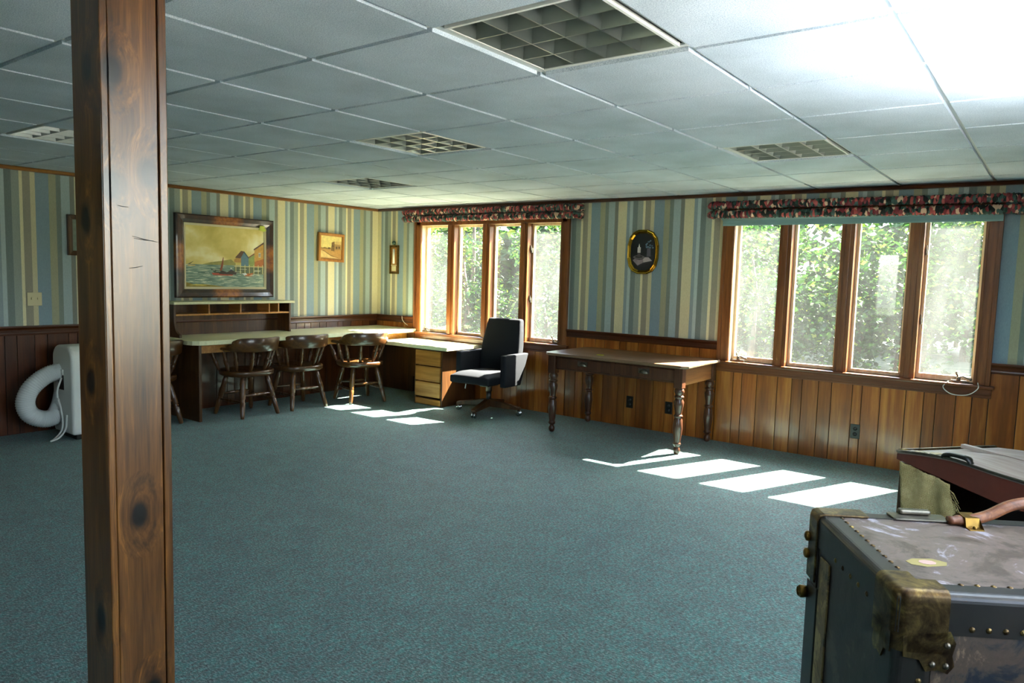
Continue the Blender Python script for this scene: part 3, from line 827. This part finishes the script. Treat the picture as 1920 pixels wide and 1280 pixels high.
polys += [('cfc58c', rect(.60,.99,.345,.36)),
  ('a8442c', [(.33,.20),(.57,.19),(.60,.235),(.31,.235)]), ('2f4a38', [(.29,.31),(.35,.235),(.45,.235),(.43,.29),(.40,.28)]), ('2a2018', [(.40,.22),(.62,.21),(.63,.26),(.56,.29),(.50,.25),(.44,.28)]),
  ('8c4526', [(.41,.27),(.455,.50),(.462,.50),(.455,.36),(.44,.28)]), ('d8d6d0', rect(.55,.565,.30,.325)), ('22304a', rect(.545,.568,.27,.30)),
  ('b5622c', [(.74,.19),(.83,.185),(.85,.25),(.80,.235),(.70,.24)]), ('dfe3e6', [(.70,.235),(.73,.20),(.77,.215),(.75,.245)]),
  ('6f6a3c', [(.02,.37),(.09,.42),(.095,.42),(.05,.37)]), ('c9a45a', rect(.02,.11,.345,.36)),
  ('8a7a2c', [(0,0),(.5,0),(.34,.03),(.2,.05),(.1,.04),(0,.08)]), ('c9b45a', [(.03,.03),(.2,.02),(.26,.035),(.12,.05)])]
rnd = random.Random(4)
for k in range(26):
    u, v = rnd.uniform(.05,.93), rnd.uniform(.06,.33); polys.append(('e2e2d0', rect(u,u+rnd.uniform(.03,.1),v,v+.006)))
artmesh('canvas', hp, polys, .88, .61, Matrix.Translation((.022,0,0)) @ ML, .00012)
MB().prism([(.36,.30),(.42,.285),(.455,.30),(.43,.315),(.43,.345),(.375,.345)], -.0535, -.0505, 'y', 0, ML).build('price_tag', plain('tag_green','b5c04a',.6), hp)['label'] = 'yellow green paper tag'

sp = empty('sepia_print', (LX+.001, 5.593, 1.703), 0, 'small sepia street print in light brown frame hung tilted beside the harbor painting', 'picture')
Ms = ML @ Matrix.Rotation(R(1.5), 4, 'Y')
M_oak = wood('oak_frame', '7d4d1a', 'a36a28', 'c48c48', 'z', .4, 30)
frame(sp, .375, .33, [(0,0),(0,.03),(.008,.036),(.03,.03),(.034,.014)], M_oak, Ms)
artmesh('print', sp, [('d9c67a', rect(0,1,0,1)), ('b98a44', [(0,0),(1,0),(1,.42),(.5,.44),(0,.48)]), ('8a6a30', [(0,.44),(.2,.5),(.35,.47),(.5,.5),(.5,.42),(0,.42)]),
   ('6f5426', [(.5,.36),(.66,.34),(.66,.78),(.52,.72),(.52,.6)]), ('a37f46', [(.66,.40),(.98,.42),(.98,.64),(.66,.66)]), ('c9a968', [(.66,.66),(.98,.64),(.98,.80),(.68,.78)]),
   ('57401c', rect(.52,.65,.54,.6)), ('57401c', rect(.72,.8,.45,.56)), ('57401c', rect(.85,.92,.47,.57)), ('e0bf7c', [(0,.05),(.85,.04),(.5,.12),(.2,.3),(0,.36)]), ('7d5b2a', [(.12,.34),(.5,.13),(.85,.06),(.85,.075),(.5,.16),(.15,.36)]), ('57401c', rect(.36,.44,.43,.5))], .31, .265, Matrix.Translation((.016,0,0)) @ Ms, .00015)

hd = empty('dark_framed_picture', (LX+.001, 3.0, 1.68), 0, 'dark framed picture on the striped wall, almost hidden behind the wooden post', 'picture')
frame(hd, .50, .35, [(0,0),(0,.025),(.01,.03),(.04,.02)], M_dark, ML)
artmesh('print', hd, [('6f7a6a', rect(0,1,0,1))], .43, .28, Matrix.Translation((.018,0,0)) @ ML)

ba = empty('wall_thermometer', (-6.597, WY-.001, 1.59), 0, 'slim brass framed thermometer plaque on the striped wall in the corner beside the window', 'thermometer')
frame(ba, .15, .35, [(0,0),(0,.022),(.006,.026),(.022,.022),(.024,.012)], M_brass, Matrix.Identity(4))
MB().box(-.05,.05,-.012,-.002,-.15,.15).build('plaque', M_drawer, ba)
MB().tube([(0,-.02,-.05),(0,-.02,.13)], .014, 10).build('tube', M_white, ba)
MB().box(-.035,.035,-.02,-.0125,-.14,-.08).box(-.05,.05,-.02,-.0125,-.075,-.065).build('dial', M_ivory, ba, bevel=.002)
MB().sphere((0,-.02,.205), .024, mi=0).box(-.003,.003,-.018,-.002,.17,.2).build('finial', plain('green_patina','2f4a3c',.6), ba)

ov = empty('oval_picture', (-3.222, WY-.001, 1.697), 0, 'oval gilt framed picture of candle and open book on the striped wall between windows', 'picture')
def octa(w, h): return [(w*math.copysign(abs(math.cos(a))**.75, math.cos(a)), h*math.copysign(abs(math.sin(a))**.75, math.sin(a))) for a in [2*PI*(k+.5)/16 for k in range(16)]]
vs = []; fs = []
for ins_, dp in ((0,.0),(0,.016),(.008,.026),(.018,.02),(.024,.026),(.036,.012)):
    vs += [(a,-dp,b) for a, b in octa(.165-ins_, .213-ins_)]
for j in range(5):
    for k in range(16): fs.append((j*16+k, j*16+(k+1) % 16, j*16+16+(k+1) % 16, j*16+16+k))
MB().add(vs, fs).build('frame', plain('gilt','a8862c',.22,1,vary=.15,scale=25), ov)
W_, H_ = .27, .36
base = [(a/W_+.5, b/H_+.5) for a, b in octa(.132,.18)]
artmesh('picture', ov, [('0d0d12', base), ('1a1620', [(.08,.3),(.3,.1),(.7,.1),(.92,.3),(.92,.42),(.08,.42)]),
   ('6b6468', ell(.36,.36,.23,.05)), ('2a2628', ell(.36,.37,.15,.03)), ('4a4246', rect(.30,.42,.37,.48)), ('c9bfc0', rect(.30,.42,.48,.62)), ('efe8e0', [(.33,.62),(.36,.72),(.39,.62)]),
   ('5a5460', [(.66,.38),(.82,.38),(.80,.6),(.67,.6)]), ('8d8088', [(.12,.28),(.32,.14),(.55,.22),(.52,.31),(.38,.29),(.2,.32)]), ('b3a6ac', [(.52,.31),(.55,.22),(.88,.27),(.74,.36),(.6,.36)]), ('2a2430', [(.12,.27),(.32,.12),(.88,.24),(.88,.27),(.55,.21),(.32,.14)])]
   +[('4f6478' if k % 2 else '6d8496', ell(.62+.28*random.random(), .6+.2*random.random(), .03, .022, 7)) for k in range(18)], W_, H_, Matrix.Translation((0,-.012,0)), .00015)

# switch & outlets
sw = empty('light_switch', (LX+.0005, 2.487, 1.127), 0, 'ivory double light switch plate on the striped wall beside the post', 'light switch')
MB().box(0,.006,-.055,.055,-.056,.056).build('plate', M_ivory, sw, bevel=.003)
for y in (-.023,.023): MB().box(.006,.018,y-.005,y+.005,-.004,.014).build('toggle', M_ivory, sw, bevel=.002)
for x, z, lab in ((-1.252,.263,'black wall outlet on sunlit paneling below the window with the roller blind'),(-2.878,.238,'black wall outlet behind the table, nearer its sunlit leg'),(-3.289,.242,'black wall outlet behind the middle of the table')):
    ot = empty('wall_outlet', (x, WY-.0135, z), 0, lab, 'outlet', 'black outlets in the wood paneling')
    MB().box(-.036,.036,-.005,0,-.058,.058).build('plate', M_blk, ot, bevel=.002)
    for dz in (-.022,.022):
        MB().lathe([(.016,0),(.016,.003)], 16, 0, Matrix.Translation((0,-.005,dz)) @ Matrix.Rotation(PI/2,4,'X')).build('socket', plain('socket_dark','2b2a28',.3), ot)
# cords
tag(MB().tube(catmull([(-.63,WY-.04,.745),(-.66,WY-.062,.70),(-.6,WY-.07,.655),(-.5,WY-.07,.66),(-.44,WY-.065,.71),(-.445,WY-.03,.752)],8), .0035, 6).build('white_cord', M_white), 'thin white cord looping from the window crank over the sill', 'cord')
tag(MB().tube(catmull([(-6.42,WY-.04,.905),(-6.40,WY-.05,.86),(-6.36,WY-.045,.82),(-6.31,WY-.05,.80)],8), .003, 6).build('thin_wire', M_white), 'thin pale wire hanging down the paneling in the corner by the window', 'wire')

# ------------------------------------------------------------------ near trunk
def worn(name, base, wear, dark, scale=9, rough=.45):
    t = NT(name); b = t.bsdf(Roughness=rough)
    n = t.noise(t.coord((1,1,.6)), scale, 6, .68, .8); n2 = t.noise(t.coord(), scale*9, 4, .7)
    r = t.ramp(n, 'Fac', [(.40,dark),(.465,base),(.53,base),(.585,wear)])
    m = t.mix(.35, (r,'Color'), (0,0,0,1), 'OVERLAY'); t.l(n2,'Fac',m,7); t.l(m,2,b,'Base Color'); t.bump(n2,'Fac',b,.25,.002); return t.m
M_tr_top = worn('worn_top_canvas', '5d5048', '96919a', '44382f', 5)
M_tr_front = worn('worn_front_canvas', '483c33', '7a6650', '18202a', 9)
M_tr_side = worn('worn_side_canvas', '2e2823', '4c4338', '191614', 6)
M_tr_band = plain('dark_fibre_band', '1b1815', .4, vary=.35, scale=12)
M_slat = worn('worn_slat', '6b5630', '9a8450', '33260f', 14)
M_leather = worn('brown_leather', '6e3f22', '7f4d2a', '5a3018', 30)
nt = empty('steamer_trunk', (-.235, 1.70, 0), R(36), 'battered dark trunk with brass corners and leather handle nearest the camera', 'trunk')
TL, TD, TH2 = .80, .542, .80
nt.location = (-.225, 1.69, 0); nt.rotation_euler = (0,0,R(32.5))
MB().box(0,TL,0,TD,0,TH2).build('body', [M_tr_side], nt, bevel=.02, seg=4)
e_ = .0015
MB().prism(roundrect(.05,TL-.05,.05,TD-.05,.01), TH2, TH2+e_, 'z').build('top_panel', M_tr_top, nt)
MB().box(.075,TL-.07,-e_,0,.06,TH2-.085).build('front_panel', M_tr_front, nt)
# edge bands (wrap the edges)
def band(m, pts2, a0, a1, axis): m.prism(pts2, a0, a1, axis)
bm_ = MB(); q = .004; w = .062
def edge_x(y, z, sy, sz, x0, x1, ww=w, wz=None):
    wz = wz or ww
    r = .018
    prof = []
    for k in range(6):
        a = PI/2*k/5; prof.append((y+sy*(q-r)+sy*r*math.sin(a)-0, z+sz*(q-r)+sz*r*math.cos(a)))
    poly = [(y-sy*ww, z+sz*q)]+prof+[(y+sy*q, z-sz*wz),(y, z-sz*wz),(y,z-sz*.02),(y-sy*.02,z),(y-sy*ww, z)]
    return poly, x0, x1
for (y, sy) in ((0,-1),(TD,1)):
    for (z, sz) in ((TH2,1),):
        P_, a, b = edge_x(y, z, sy, sz, .0, TL, .05, .085); bm_.prism(P_, a, b, 'x', sm=False)
for (x, sx) in ((0,-1),(TL,1)):
    P_, a, b = edge_x(x, TH2, sx, 1, 0, TD, .05, .085); bm_.prism(P_, a, b, 'y')
for (x, sx) in ((0,-1),(TL,1)):
    for (y, sy) in ((0,-1),(TD,1)):
        r = .018; prof = []
        for k in range(6):
            a = PI/2*k/5; prof.append((x+sx*(q-r)+sx*r*math.sin(a), y+sy*(q-r)+sy*r*math.cos(a)))
        poly = [(x-sx*w,y+sy*q)]+prof+[(x+sx*q,y-sy*w),(x,y-sy*w),(x,y-sy*.02),(x-sx*.02,y),(x-sx*w,y)]
        bm_.prism(poly, 0, TH2-.02, 'z')
bm_.build('edge_band', M_tr_band, nt)
# brass corners
def corner(sx, sy, name='brass_corner'):
    m = MB(); x = 0 if sx < 0 else TL; y = 0 if sy < 0 else TD
    q2 = .0095; r = .018; L1, H = .10, .125
    n = 6; vs = []; fs = []
    # rounded corner cap: sweep of (u around vertical edge) x (v over top edge)
    us = [('x', L1)]+[('a', k/n) for k in range(n+1)]+[('y', L1)]
    def base(u):
        if u[0] == 'x': return Vector((L1, 0)), Vector((0, 1))
        if u[0] == 'y': return Vector((0, L1)), Vector((1, 0))
        a = u[1]*PI/2; return Vector((r-r*math.sin(a), r-r*math.cos(a))), Vector((math.sin(a), math.cos(a)))
    for u in us:
        b, nrm = base(u)     # inward coords: b from corner, outward normal = -nrm
        col = [(b-nrm*q2, TH2-H), (b-nrm*q2, TH2-.09), (b-nrm*q2, TH2-r)]
        for k in range(1, n+1):
            a = PI/2*k/n; col.append((b-nrm*q2+nrm*(r-r*math.cos(a)), TH2+q2-r+r*math.sin(a)))
        inn = (b+nrm*.06) if u[0] != 'a' else Vector((.06+.0*0,.06))
        if u[0] == 'a': inn = Vector((.058,.058))
        col.append((inn, TH2+q2))
        for p2, z in col: vs.append((x-sx*p2.x, y-sy*p2.y, z))
    K = len(col)
    for i in range(len(us)-1):
        for j in range(K-1): fs.append((i*K+j,(i+1)*K+j,(i+1)*K+j+1,i*K+j+1))
    m.add(vs, fs, 0, True)
    # lobed tabs with rivets on front and side faces
    for (fx) in (0, 1):
        pts = [(.01,-.09),(.105,-.075),(.118,-.10),(.112,-.128),(.118,-.15),(.105,-.168),(.085,-.16),(.06,-.165),(.045,-.14),(.012,-.135)]
        for d0, d1, k in ((q2-.004, q2, 0),):
            if fx == 0: m.prism([(x-sx*a, TH2+b) for a, b in pts], y+sy*d0, y+sy*d1, 'y')
            else: m.prism([(y-sy*a*.8, TH2+b) for a, b in pts], x+sx*d0, x+sx*d1, 'x')
    o = m.build(name, [M_brassd], nt); 
    for pnt in ((.10,-.105),(.10,-.15),(.072,-.148)):
        m2 = MB().sphere((x-sx*pnt[0], y+sy*q2, TH2+pnt[1]), .007, 8, 5); m2.build('rivet', M_steel, o)
    return o
corner(-1,-1); corner(1,-1)
# L shaped metal corner on far-left edge: strip over top and down the side
m = MB()
pts = [(-.009,-.19),(-.009,-.012),(-.004,.004),(.01,.0085),(.13,.0085),(.13,.002),(.012,.001),(0,-.01),(-.001,-.19)]
m.prism([(a, TH2+b) for a, b in pts], TD-.055, TD+.009, 'y')
m.build('corner_strap', M_brassd, nt, bevel=.004, seg=3)
for z, y in ((TH2-.075,TD+.003),(TH2-.125,TD+.003),(TH2-.24,TD+.004)):
    big = z < TH2-.2
    k = MB().lathe([(.013,0),(.015,.006),(.013,.012),(.006,.015)] if not big else [(.016,0),(.018,.01),(.018,.018),(.013,.024),(.013,.018),(.003,.018)], 14, 0, Matrix.Translation((-.006,y,z)) @ Matrix.Rotation(-PI/2,4,'Y'))
    k.build('brass_knob', M_brass, nt)
MB().box(-.006,0,TD-.075,TD+.006,.0,TH2-.2).build('lock_rail', M_blk, nt, bevel=.002)
MB().box(-.006,0,TD-.155,TD-.085,.03,TH2-.10).build('side_slat', M_slat, nt, bevel=.003)
# rivets
rv = MB()
def nails(pts, axis):
    for p_ in pts: rv.sphere(p_, .0068, 8, 4, 0, {'z':(1,1,.6),'y':(1,.6,1),'x':(.6,1,1)}[axis])
nails([(.15+.034*k,.052,TH2+.003) for k in range(17)], 'z'); nails([(.052,.10+.034*k,TH2+.003) for k in range(12)], 'z')
nails([(.15+.034*k,-.004,TH2-.07) for k in range(17)], 'y'); nails([(.05,-.004,TH2-.19-.034*k) for k in range(16)], 'y'); nails([(-.004,.15+.05*k,TH2-.07) for k in range(5)], 'x')
rv.build('rivet_row', M_brassd, nt)
MB().prism(roundrect(.195,.345,TD-.06,TD-.002,.006), TH2+.0045, TH2+.0085, 'z').build('lock_plate', M_steel, nt, bevel=.001)
MB().prism(roundrect(.225,.31,TD-.022,TD+.003,.008), TH2+.0085, TH2+.022, 'z').build('hasp', M_steel, nt, bevel=.005, seg=3)
# handle
hx0, hy0 = .365, TD-.062
hc = catmull([(hx0-.03,hy0,TH2+.012),(hx0+.02,hy0,TH2+.016),(hx0+.07,hy0,TH2+.03),(hx0+.13,hy0,TH2+.062),(hx0+.20,hy0,TH2+.075),(hx0+.27,hy0,TH2+.062),(hx0+.32,hy0,TH2+.03),(hx0+.36,hy0,TH2+.014)], 6)
MB().tube(hc, [.011]*3+[.0135]*(len(hc)-6)+[.011]*3, 12, 0, True, None, 1.45).build('handle', M_leather, nt)
for x in (hx0+.02, hx0+.33):
    m = MB(); ww = .019
    pr = [(-.05,.002),(-.03,.003),(-.022,.026),(.018,.03),(.026,.004),(.055,.003)]
    up_ = [(hy0+a, TH2+b+.002) for a, b in pr]; lo_ = [(hy0+a, TH2+b-.001) for a, b in reversed(pr)]
    m.prism(up_+lo_, x-ww, x+ww, 'x'); m.sphere((x,hy0-.038,TH2+.006),.006,8,4); m.build('handle_clip', M_brass, nt, bevel=.001)
st = MB().prism([(a-.108,b+.078) for a, b in [(.205,.085),(.235,.075),(.285,.088),(.295,.108),(.27,.128),(.222,.122),(.20,.104)]], TH2+e_, TH2+e_+.0008, 'z').build('sticker', plain('sticker_yellow','8a7d48',.6), nt)
MB().prism(ell(.14,.18,.02,.014,8), TH2+e_+.0008, TH2+e_+.0014, 'z').build('emblem', plain('sticker_pink','a98a80',.6), st)

# ------------------------------------------------------------------ far trunk
ft = empty('steamer_trunk', (-.60, 4.17, 0), R(-35), 'old collapsing trunk with burlap lining hanging out below its warped lid', 'trunk')
FL_, FD, FZ = .9, .66, .60
M_redbr = plain('red_brown_board', '55261a', .45, vary=.18, scale=8)
M_ftop = wood('weathered_lid', '6b5a4c', '94857a', 'b5aca4', 'x', .5, 30)
M_burlap = None
def burlap():
    t = NT('burlap'); b = t.bsdf(Roughness=.95)
    w1_ = t.n('ShaderNodeTexWave', i_Scale=60, i_Distortion=3.0); w2_ = t.n('ShaderNodeTexWave', bands_direction='Z', i_Scale=60, i_Distortion=3.0)
    co = t.coord(); t.l(co,0,w1_,0); t.l(co,0,w2_,0)
    m = t.mix(.5,(w1_,'Fac'),(w2_,'Fac')); n = t.noise(co,14,4)
    m2 = t.mix(.5,(m,2),(n,'Fac')); r = t.ramp(m2,2,[(.3,'7d6a3a'),(.5,'b09c62'),(.7,'d6c894')]); t.l(r,'Color',b,'Base Color'); t.bump(m,2,b,.8,.006); return t.m
b = MB()
b.box(0,FL_,.012,FD,0,.03); b.box(0,FL_,FD-.015,FD,.03,FZ-.09); b.box(0,.015,.012,FD-.015,.03,FZ-.05); b.box(FL_-.015,FL_,.012,FD-.015,.03,FZ-.09)
b.build('body', M_redbr, ft, bevel=.003)
MB().box(0,.06,-.004,.012,0,FZ-.055).box(.06,FL_,-.004,.012,0,.14).build('front_stile', M_dark, ft, bevel=.003)
MB().box(.016,FL_-.016,.35,.36,.03,FZ-.1).build('inner_shade_sheet', M_groove, ft)  # dark sheet standing in for the shade inside the open trunk
# warped lid: top surface bulging upward along the front
n, mm_ = 24, 10
def lidz(u, v): return FZ-.004+.04*min(1,(u/.35))*(1-.35*u)*1.0-.012*v+.012*math.sin(u*7)*(1-v)*.4
vs = []; fs = []
for i in range(n+1):
    for j in range(mm_+1):
        u, v = i/n, j/mm_; vs.append((u*FL_-.01+.02*u, -.012+v*(FD+.02), lidz(u,v)))
K = len(vs)
for i in range(n+1):
    for j in range(mm_+1):
        u, v = i/n, j/mm_; x, y, z = vs[i*(mm_+1)+j]; vs.append((x, y, z-.018))
W_1 = mm_+1
for i in range(n):
    for j in range(mm_):
        a = i*W_1+j; fs.append((a,a+W_1,a+W_1+1,a+1)); fs.append((K+a,K+a+1,K+a+W_1+1,K+a+W_1))
for i in range(n):
    for a, b_ in ((i*W_1,(i+1)*W_1),(i*W_1+mm_,(i+1)*W_1+mm_)): fs.append((a,b_,K+b_,K+a))
for j in range(mm_):
    for a, b_ in ((j,j+1),(n*W_1+j,n*W_1+j+1)): fs.append((a,b_,K+b_,K+a))
MB().add(vs, fs).build('lid', M_ftop, ft)
# lid front lip
vs = []; fs = []
for i in range(n+1):
    u = i/n; x = u*FL_-.01+.02*u; zt = lidz(u,0)-.012; zb = FZ-.045-.06*min(1,u*1.6)
    vs += [(x,-.016,zt),(x,-.004,zt),(x,-.004,zb),(x,-.016,zb)]
for i in range(n):
    for k in range(4): fs.append((i*4+k,i*4+(k+1) % 4,(i+1)*4+(k+1) % 4,(i+1)*4+k))
fs += [(0,1,2,3), tuple(range(n*4,n*4+4))]
MB().add(vs, fs).build('lid_lip', M_redbr, ft)
MB().tube([(u/n*FL_-.01+.02*u/n, -.016, lidz(u/n,0)+.001) for u in range(n+1)], .007, 6).build('metal_edge', M_steel, ft)
MB().tube([(-.008, v/8*FD, lidz(0,v/8)+.002) for v in range(9)], .01, 6, 0, True, None, 1.5).build('side_edge', M_brassd, ft)
lt = MB()
for i in range(6): lt.box(.0+.03*i,.03+.03*i,.02,.075,lidz((.03*i)/FL_,.05)+.001,lidz((.03*i)/FL_,.05)+.006)
lt.build('corner_plate', M_brassd, ft, bevel=.001)
u0 = .3/FL_
MB().tube(catmull([(.26,-.004,lidz(u0,0)-.004),(.275,-.008,lidz(u0,0)+.016),(.33,-.008,lidz(u0,0)+.022),(.385,-.008,lidz(u0,0)+.02),(.40,-.004,lidz(u0,0)-.002)],5), .011, 8, 0, True, None, 2.0).build('side_handle', M_blk, ft)
MB().box(.05,FL_-.05,FD*.52,FD*.52+.03,lidz(.5,.5)-.012,lidz(.5,.5)+.008).build('lid_slat', M_ftop, ft)
# burlap
vs = []; fs = []; nx, nz = 22, 22; rnd = random.Random(3)
for i in range(nx+1):
    for j in range(nz+1):
        u, v = i/nx, j/nz
        ztop = FZ-.05-.058*min(1,(u*.34/FL_)*1.6+.02)
        xl, xr = .012+.03*v+.02*math.sin(v*2.5), .31+.17*v*v+.05*v
        x = xl+(xr-xl)*u; z = ztop-v*(ztop-.2)
        y = -.012-.014*math.sin(u*7+v*2)*v-.012*v-.006*math.sin(u*15+v*5)
        vs.append((x+rnd.uniform(-.002,.002), y-.006, z+rnd.uniform(-.002,.002)))
for i in range(nx):
    for j in range(nz): fs.append((i*(nz+1)+j,(i+1)*(nz+1)+j,(i+1)*(nz+1)+j+1,i*(nz+1)+j+1))
fr = MB().add(vs, fs, 0, True)
M_burlap = burlap()
for k in range(34):
    v = .1+.88*k/34; a = Vector(vs[nx*(nz+1)+int(v*nz)]); Ln = rnd.uniform(.02,.07)
    fr.tube([a, a+Vector((Ln*.5,-.004,-.01)), a+Vector((Ln,rnd.uniform(-.01,.005),-.02-Ln*.5))], .0014, 4)
bo = fr.build('burlap_lining', M_burlap, ft); sm = bo.modifiers.new('solid','SOLIDIFY'); sm.thickness = .003

# ------------------------------------------------------------------ outdoors
def leafmat(name, c0, c1, c2):
    t = NT(name)
    g = t.n('ShaderNodeNewGeometry'); r = t.ramp(g, 'Random Per Island', [(0,c0),(.5,c1),(1,c2)])
    d = t.n('ShaderNodeBsdfDiffuse'); tl = t.n('ShaderNodeBsdfTranslucent'); t.l(r,'Color',d,0); t.l(r,'Color',tl,0)
    gl = t.n('ShaderNodeBsdfGlossy'); gl.inputs['Roughness'].default_value = .35; gl.inputs[0].default_value = (.5,.5,.5,1)
    m = t.n('ShaderNodeMixShader'); m.inputs[0].default_value = .5; t.l(d,0,m,1); t.l(tl,0,m,2)
    m2 = t.n('ShaderNodeMixShader'); m2.inputs[0].default_value = .05; t.l(m,0,m2,1); t.l(gl,0,m2,2)
    t.l(m2,0,t.out,'Surface'); return t.m
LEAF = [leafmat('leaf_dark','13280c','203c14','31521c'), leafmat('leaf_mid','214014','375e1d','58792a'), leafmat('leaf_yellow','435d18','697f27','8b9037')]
M_bark = plain('bark', '4a3d30', .9, vary=.3, scale=20)
def foliage(name, blobs, n, seed, label, s0=.035, s1=.075):
    rnd = random.Random(seed); m = MB()
    for k in range(n):
        bx, by, bz, rx, rz, mi = rnd.choice(blobs)
        th = rnd.uniform(0,2*PI); ph = math.acos(rnd.uniform(-1,1)); rr = rnd.uniform(.55,1)**.5
        c = Vector((bx+rx*rr*math.sin(ph)*math.cos(th), by+rx*rr*math.sin(ph)*math.sin(th)*.7, bz+rz*rr*math.cos(ph)))
        if c.z < -.25: continue
        s = rnd.uniform(s0,s1)
        Mx = Matrix.Translation(c) @ Euler((rnd.uniform(-.9,.9)+.3, rnd.uniform(-.9,.9), rnd.uniform(0,6.28))).to_matrix().to_4x4()
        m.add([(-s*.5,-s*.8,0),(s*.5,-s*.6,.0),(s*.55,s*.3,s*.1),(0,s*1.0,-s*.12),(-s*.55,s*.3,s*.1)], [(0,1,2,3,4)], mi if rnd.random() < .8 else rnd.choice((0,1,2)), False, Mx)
    for bx, by, bz, rx, rz, mi in blobs:
        if rnd.random() < .5: m.tube([(bx,by,-.3),(bx+.1,by,bz*.5),(bx+rnd.uniform(-.2,.2),by,bz+rz*.4)], [.07,.05,.02], 7, 3)
    return tag(m.build(name, LEAF+[M_bark]), label, 'trees', None, 'stuff')
def belt(xa, xb, seed):
    rnd = random.Random(seed); out = []
    for k in range(46):
        x = rnd.uniform(xa, xb); y = rnd.uniform(11.5,17); z = rnd.choice((rnd.uniform(.0,1.6), rnd.uniform(1,4.6)))
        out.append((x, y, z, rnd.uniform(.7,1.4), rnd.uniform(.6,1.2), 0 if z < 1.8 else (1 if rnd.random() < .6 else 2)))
    return out
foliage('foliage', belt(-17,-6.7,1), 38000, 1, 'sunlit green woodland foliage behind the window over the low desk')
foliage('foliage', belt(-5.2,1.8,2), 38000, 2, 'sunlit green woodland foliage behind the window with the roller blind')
far = []
rnd = random.Random(9)
for k in range(130): far.append((rnd.uniform(-30,6), rnd.uniform(20,25), rnd.choice((rnd.uniform(.0,2), rnd.uniform(1,7))), rnd.uniform(1.6,2.6), rnd.uniform(1.2,2), rnd.choice((0,0,1))))
foliage('foliage', far, 42000, 5, 'darker woodland foliage deeper behind both windows', .14, .3)
def lawn():
    t = NT('lawn'); b = t.bsdf(Roughness=.95); n = t.noise(t.coord(), 3, 6, .7)
    r = t.ramp(n,'Fac',[(.35,'3a4230'),(.55,'4f5642'),(.7,'6c6a58')]); t.l(r,'Color',b,'Base Color'); return t.m
MB().box(-60,60,-50,70,-.5,-.3).build('ground', lawn())['kind'] = 'structure'
M_conc = plain('pale_concrete', 'c9c6bd', .85, vary=.12, scale=3)
MB().box(RX+TH+.01,12,-12,5.5,-.29,-.12).build('added_bounce_patio', M_conc)['kind'] = 'structure'  # unseen pale slab, added to bounce sunlight up to the ceiling

tc = empty('added_floor_lamp', (.36, 2.64, 0), 0, 'added black torchiere floor lamp, out of view, throwing a bright spot on the ceiling', 'floor lamp')  # unseen torchiere, added to make the bright spot on the ceiling
MB().lathe([(.14,0),(.14,.015),(.03,.03),(.012,.05)], 24).build('base', M_blk, tc)
MB().lathe([(.012,.05),(.012,1.62)], 12).build('pole', M_blk, tc)
sh = MB().lathe([(.02,1.62),(.1,1.645),(.16,1.70),(.165,1.705),(.155,1.70),(.1,1.66),(.02,1.64)], 24).build('lamp_shade', M_blk, tc)
pl_ = bpy.data.lights.new('added_bulb','SPOT'); pl_.energy = 70; pl_.spot_size = R(160); pl_.spot_blend = .6; pl_.shadow_soft_size = .05; pl_.color = (.86,.93,1)
po_ = bpy.data.objects.new('added_bulb', pl_); COL.objects.link(po_); po_.location = (.36,2.64,1.70); po_.rotation_euler = (PI,0,0)
# ------------------------------------------------------------------ light
sun = bpy.data.lights.new('sun','SUN'); sun.energy = 36; sun.angle = R(.6); sun.color = (1,.93,.8)
so = bpy.data.objects.new('sun', sun); COL.objects.link(so)
so.rotation_euler = Vector((-.344,-.80,-1.0)).to_track_quat('-Z','Y').to_euler()
wd = bpy.data.worlds.new('world'); S.world = wd; wd.use_nodes = True
wt = wd.node_tree; wt.nodes.clear()
sk = wt.nodes.new('ShaderNodeTexSky'); sk.sky_type = 'NISHITA'; sk.sun_disc = False; sk.sun_elevation = R(49); sk.sun_rotation = R(23); sk.altitude = 100; sk.dust_density = 1.5
bg = wt.nodes.new('ShaderNodeBackground'); bg.inputs[1].default_value = .7; ow = wt.nodes.new('ShaderNodeOutputWorld')
hs = wt.nodes.new('ShaderNodeHueSaturation'); hs.inputs['Saturation'].default_value = .68; wt.links.new(sk.outputs[0], hs.inputs['Color']); wt.links.new(hs.outputs[0], bg.inputs[0]); wt.links.new(bg.outputs[0], ow.inputs[0])
def portal(loc, rot, sx, sy):
    a = bpy.data.lights.new('portal','AREA'); a.shape = 'RECTANGLE'; a.size = sx; a.size_y = sy; a.cycles.is_portal = True
    o = bpy.data.objects.new('portal', a); COL.objects.link(o); o.location = loc; o.rotation_euler = rot
portal((-5.14,WY+.17,1.4), (-PI/2,0,0), 2.1, 1.3); portal((-1.4,WY+.17,1.4), (-PI/2,0,0), 2.0, 1.3)
portal((RX+.17,2.0,1.465), (0,PI/2,0), 1.23, 2.4)

portal((-2.4,BY-.17,1.45), (PI/2,0,0), .7, 1.2)
vs_ = S.view_settings
vs_.view_transform = 'Standard'; vs_.look = 'None'; vs_.exposure = 2.25; vs_.gamma = 1; vs_.use_curve_mapping = False
cy = S.cycles
cy.use_denoising = True; cy.max_bounces = 9; cy.diffuse_bounces = 6; cy.glossy_bounces = 4; cy.transparent_max_bounces = 16
cy.sample_clamp_indirect = 6; cy.caustics_reflective = False; cy.caustics_refractive = False
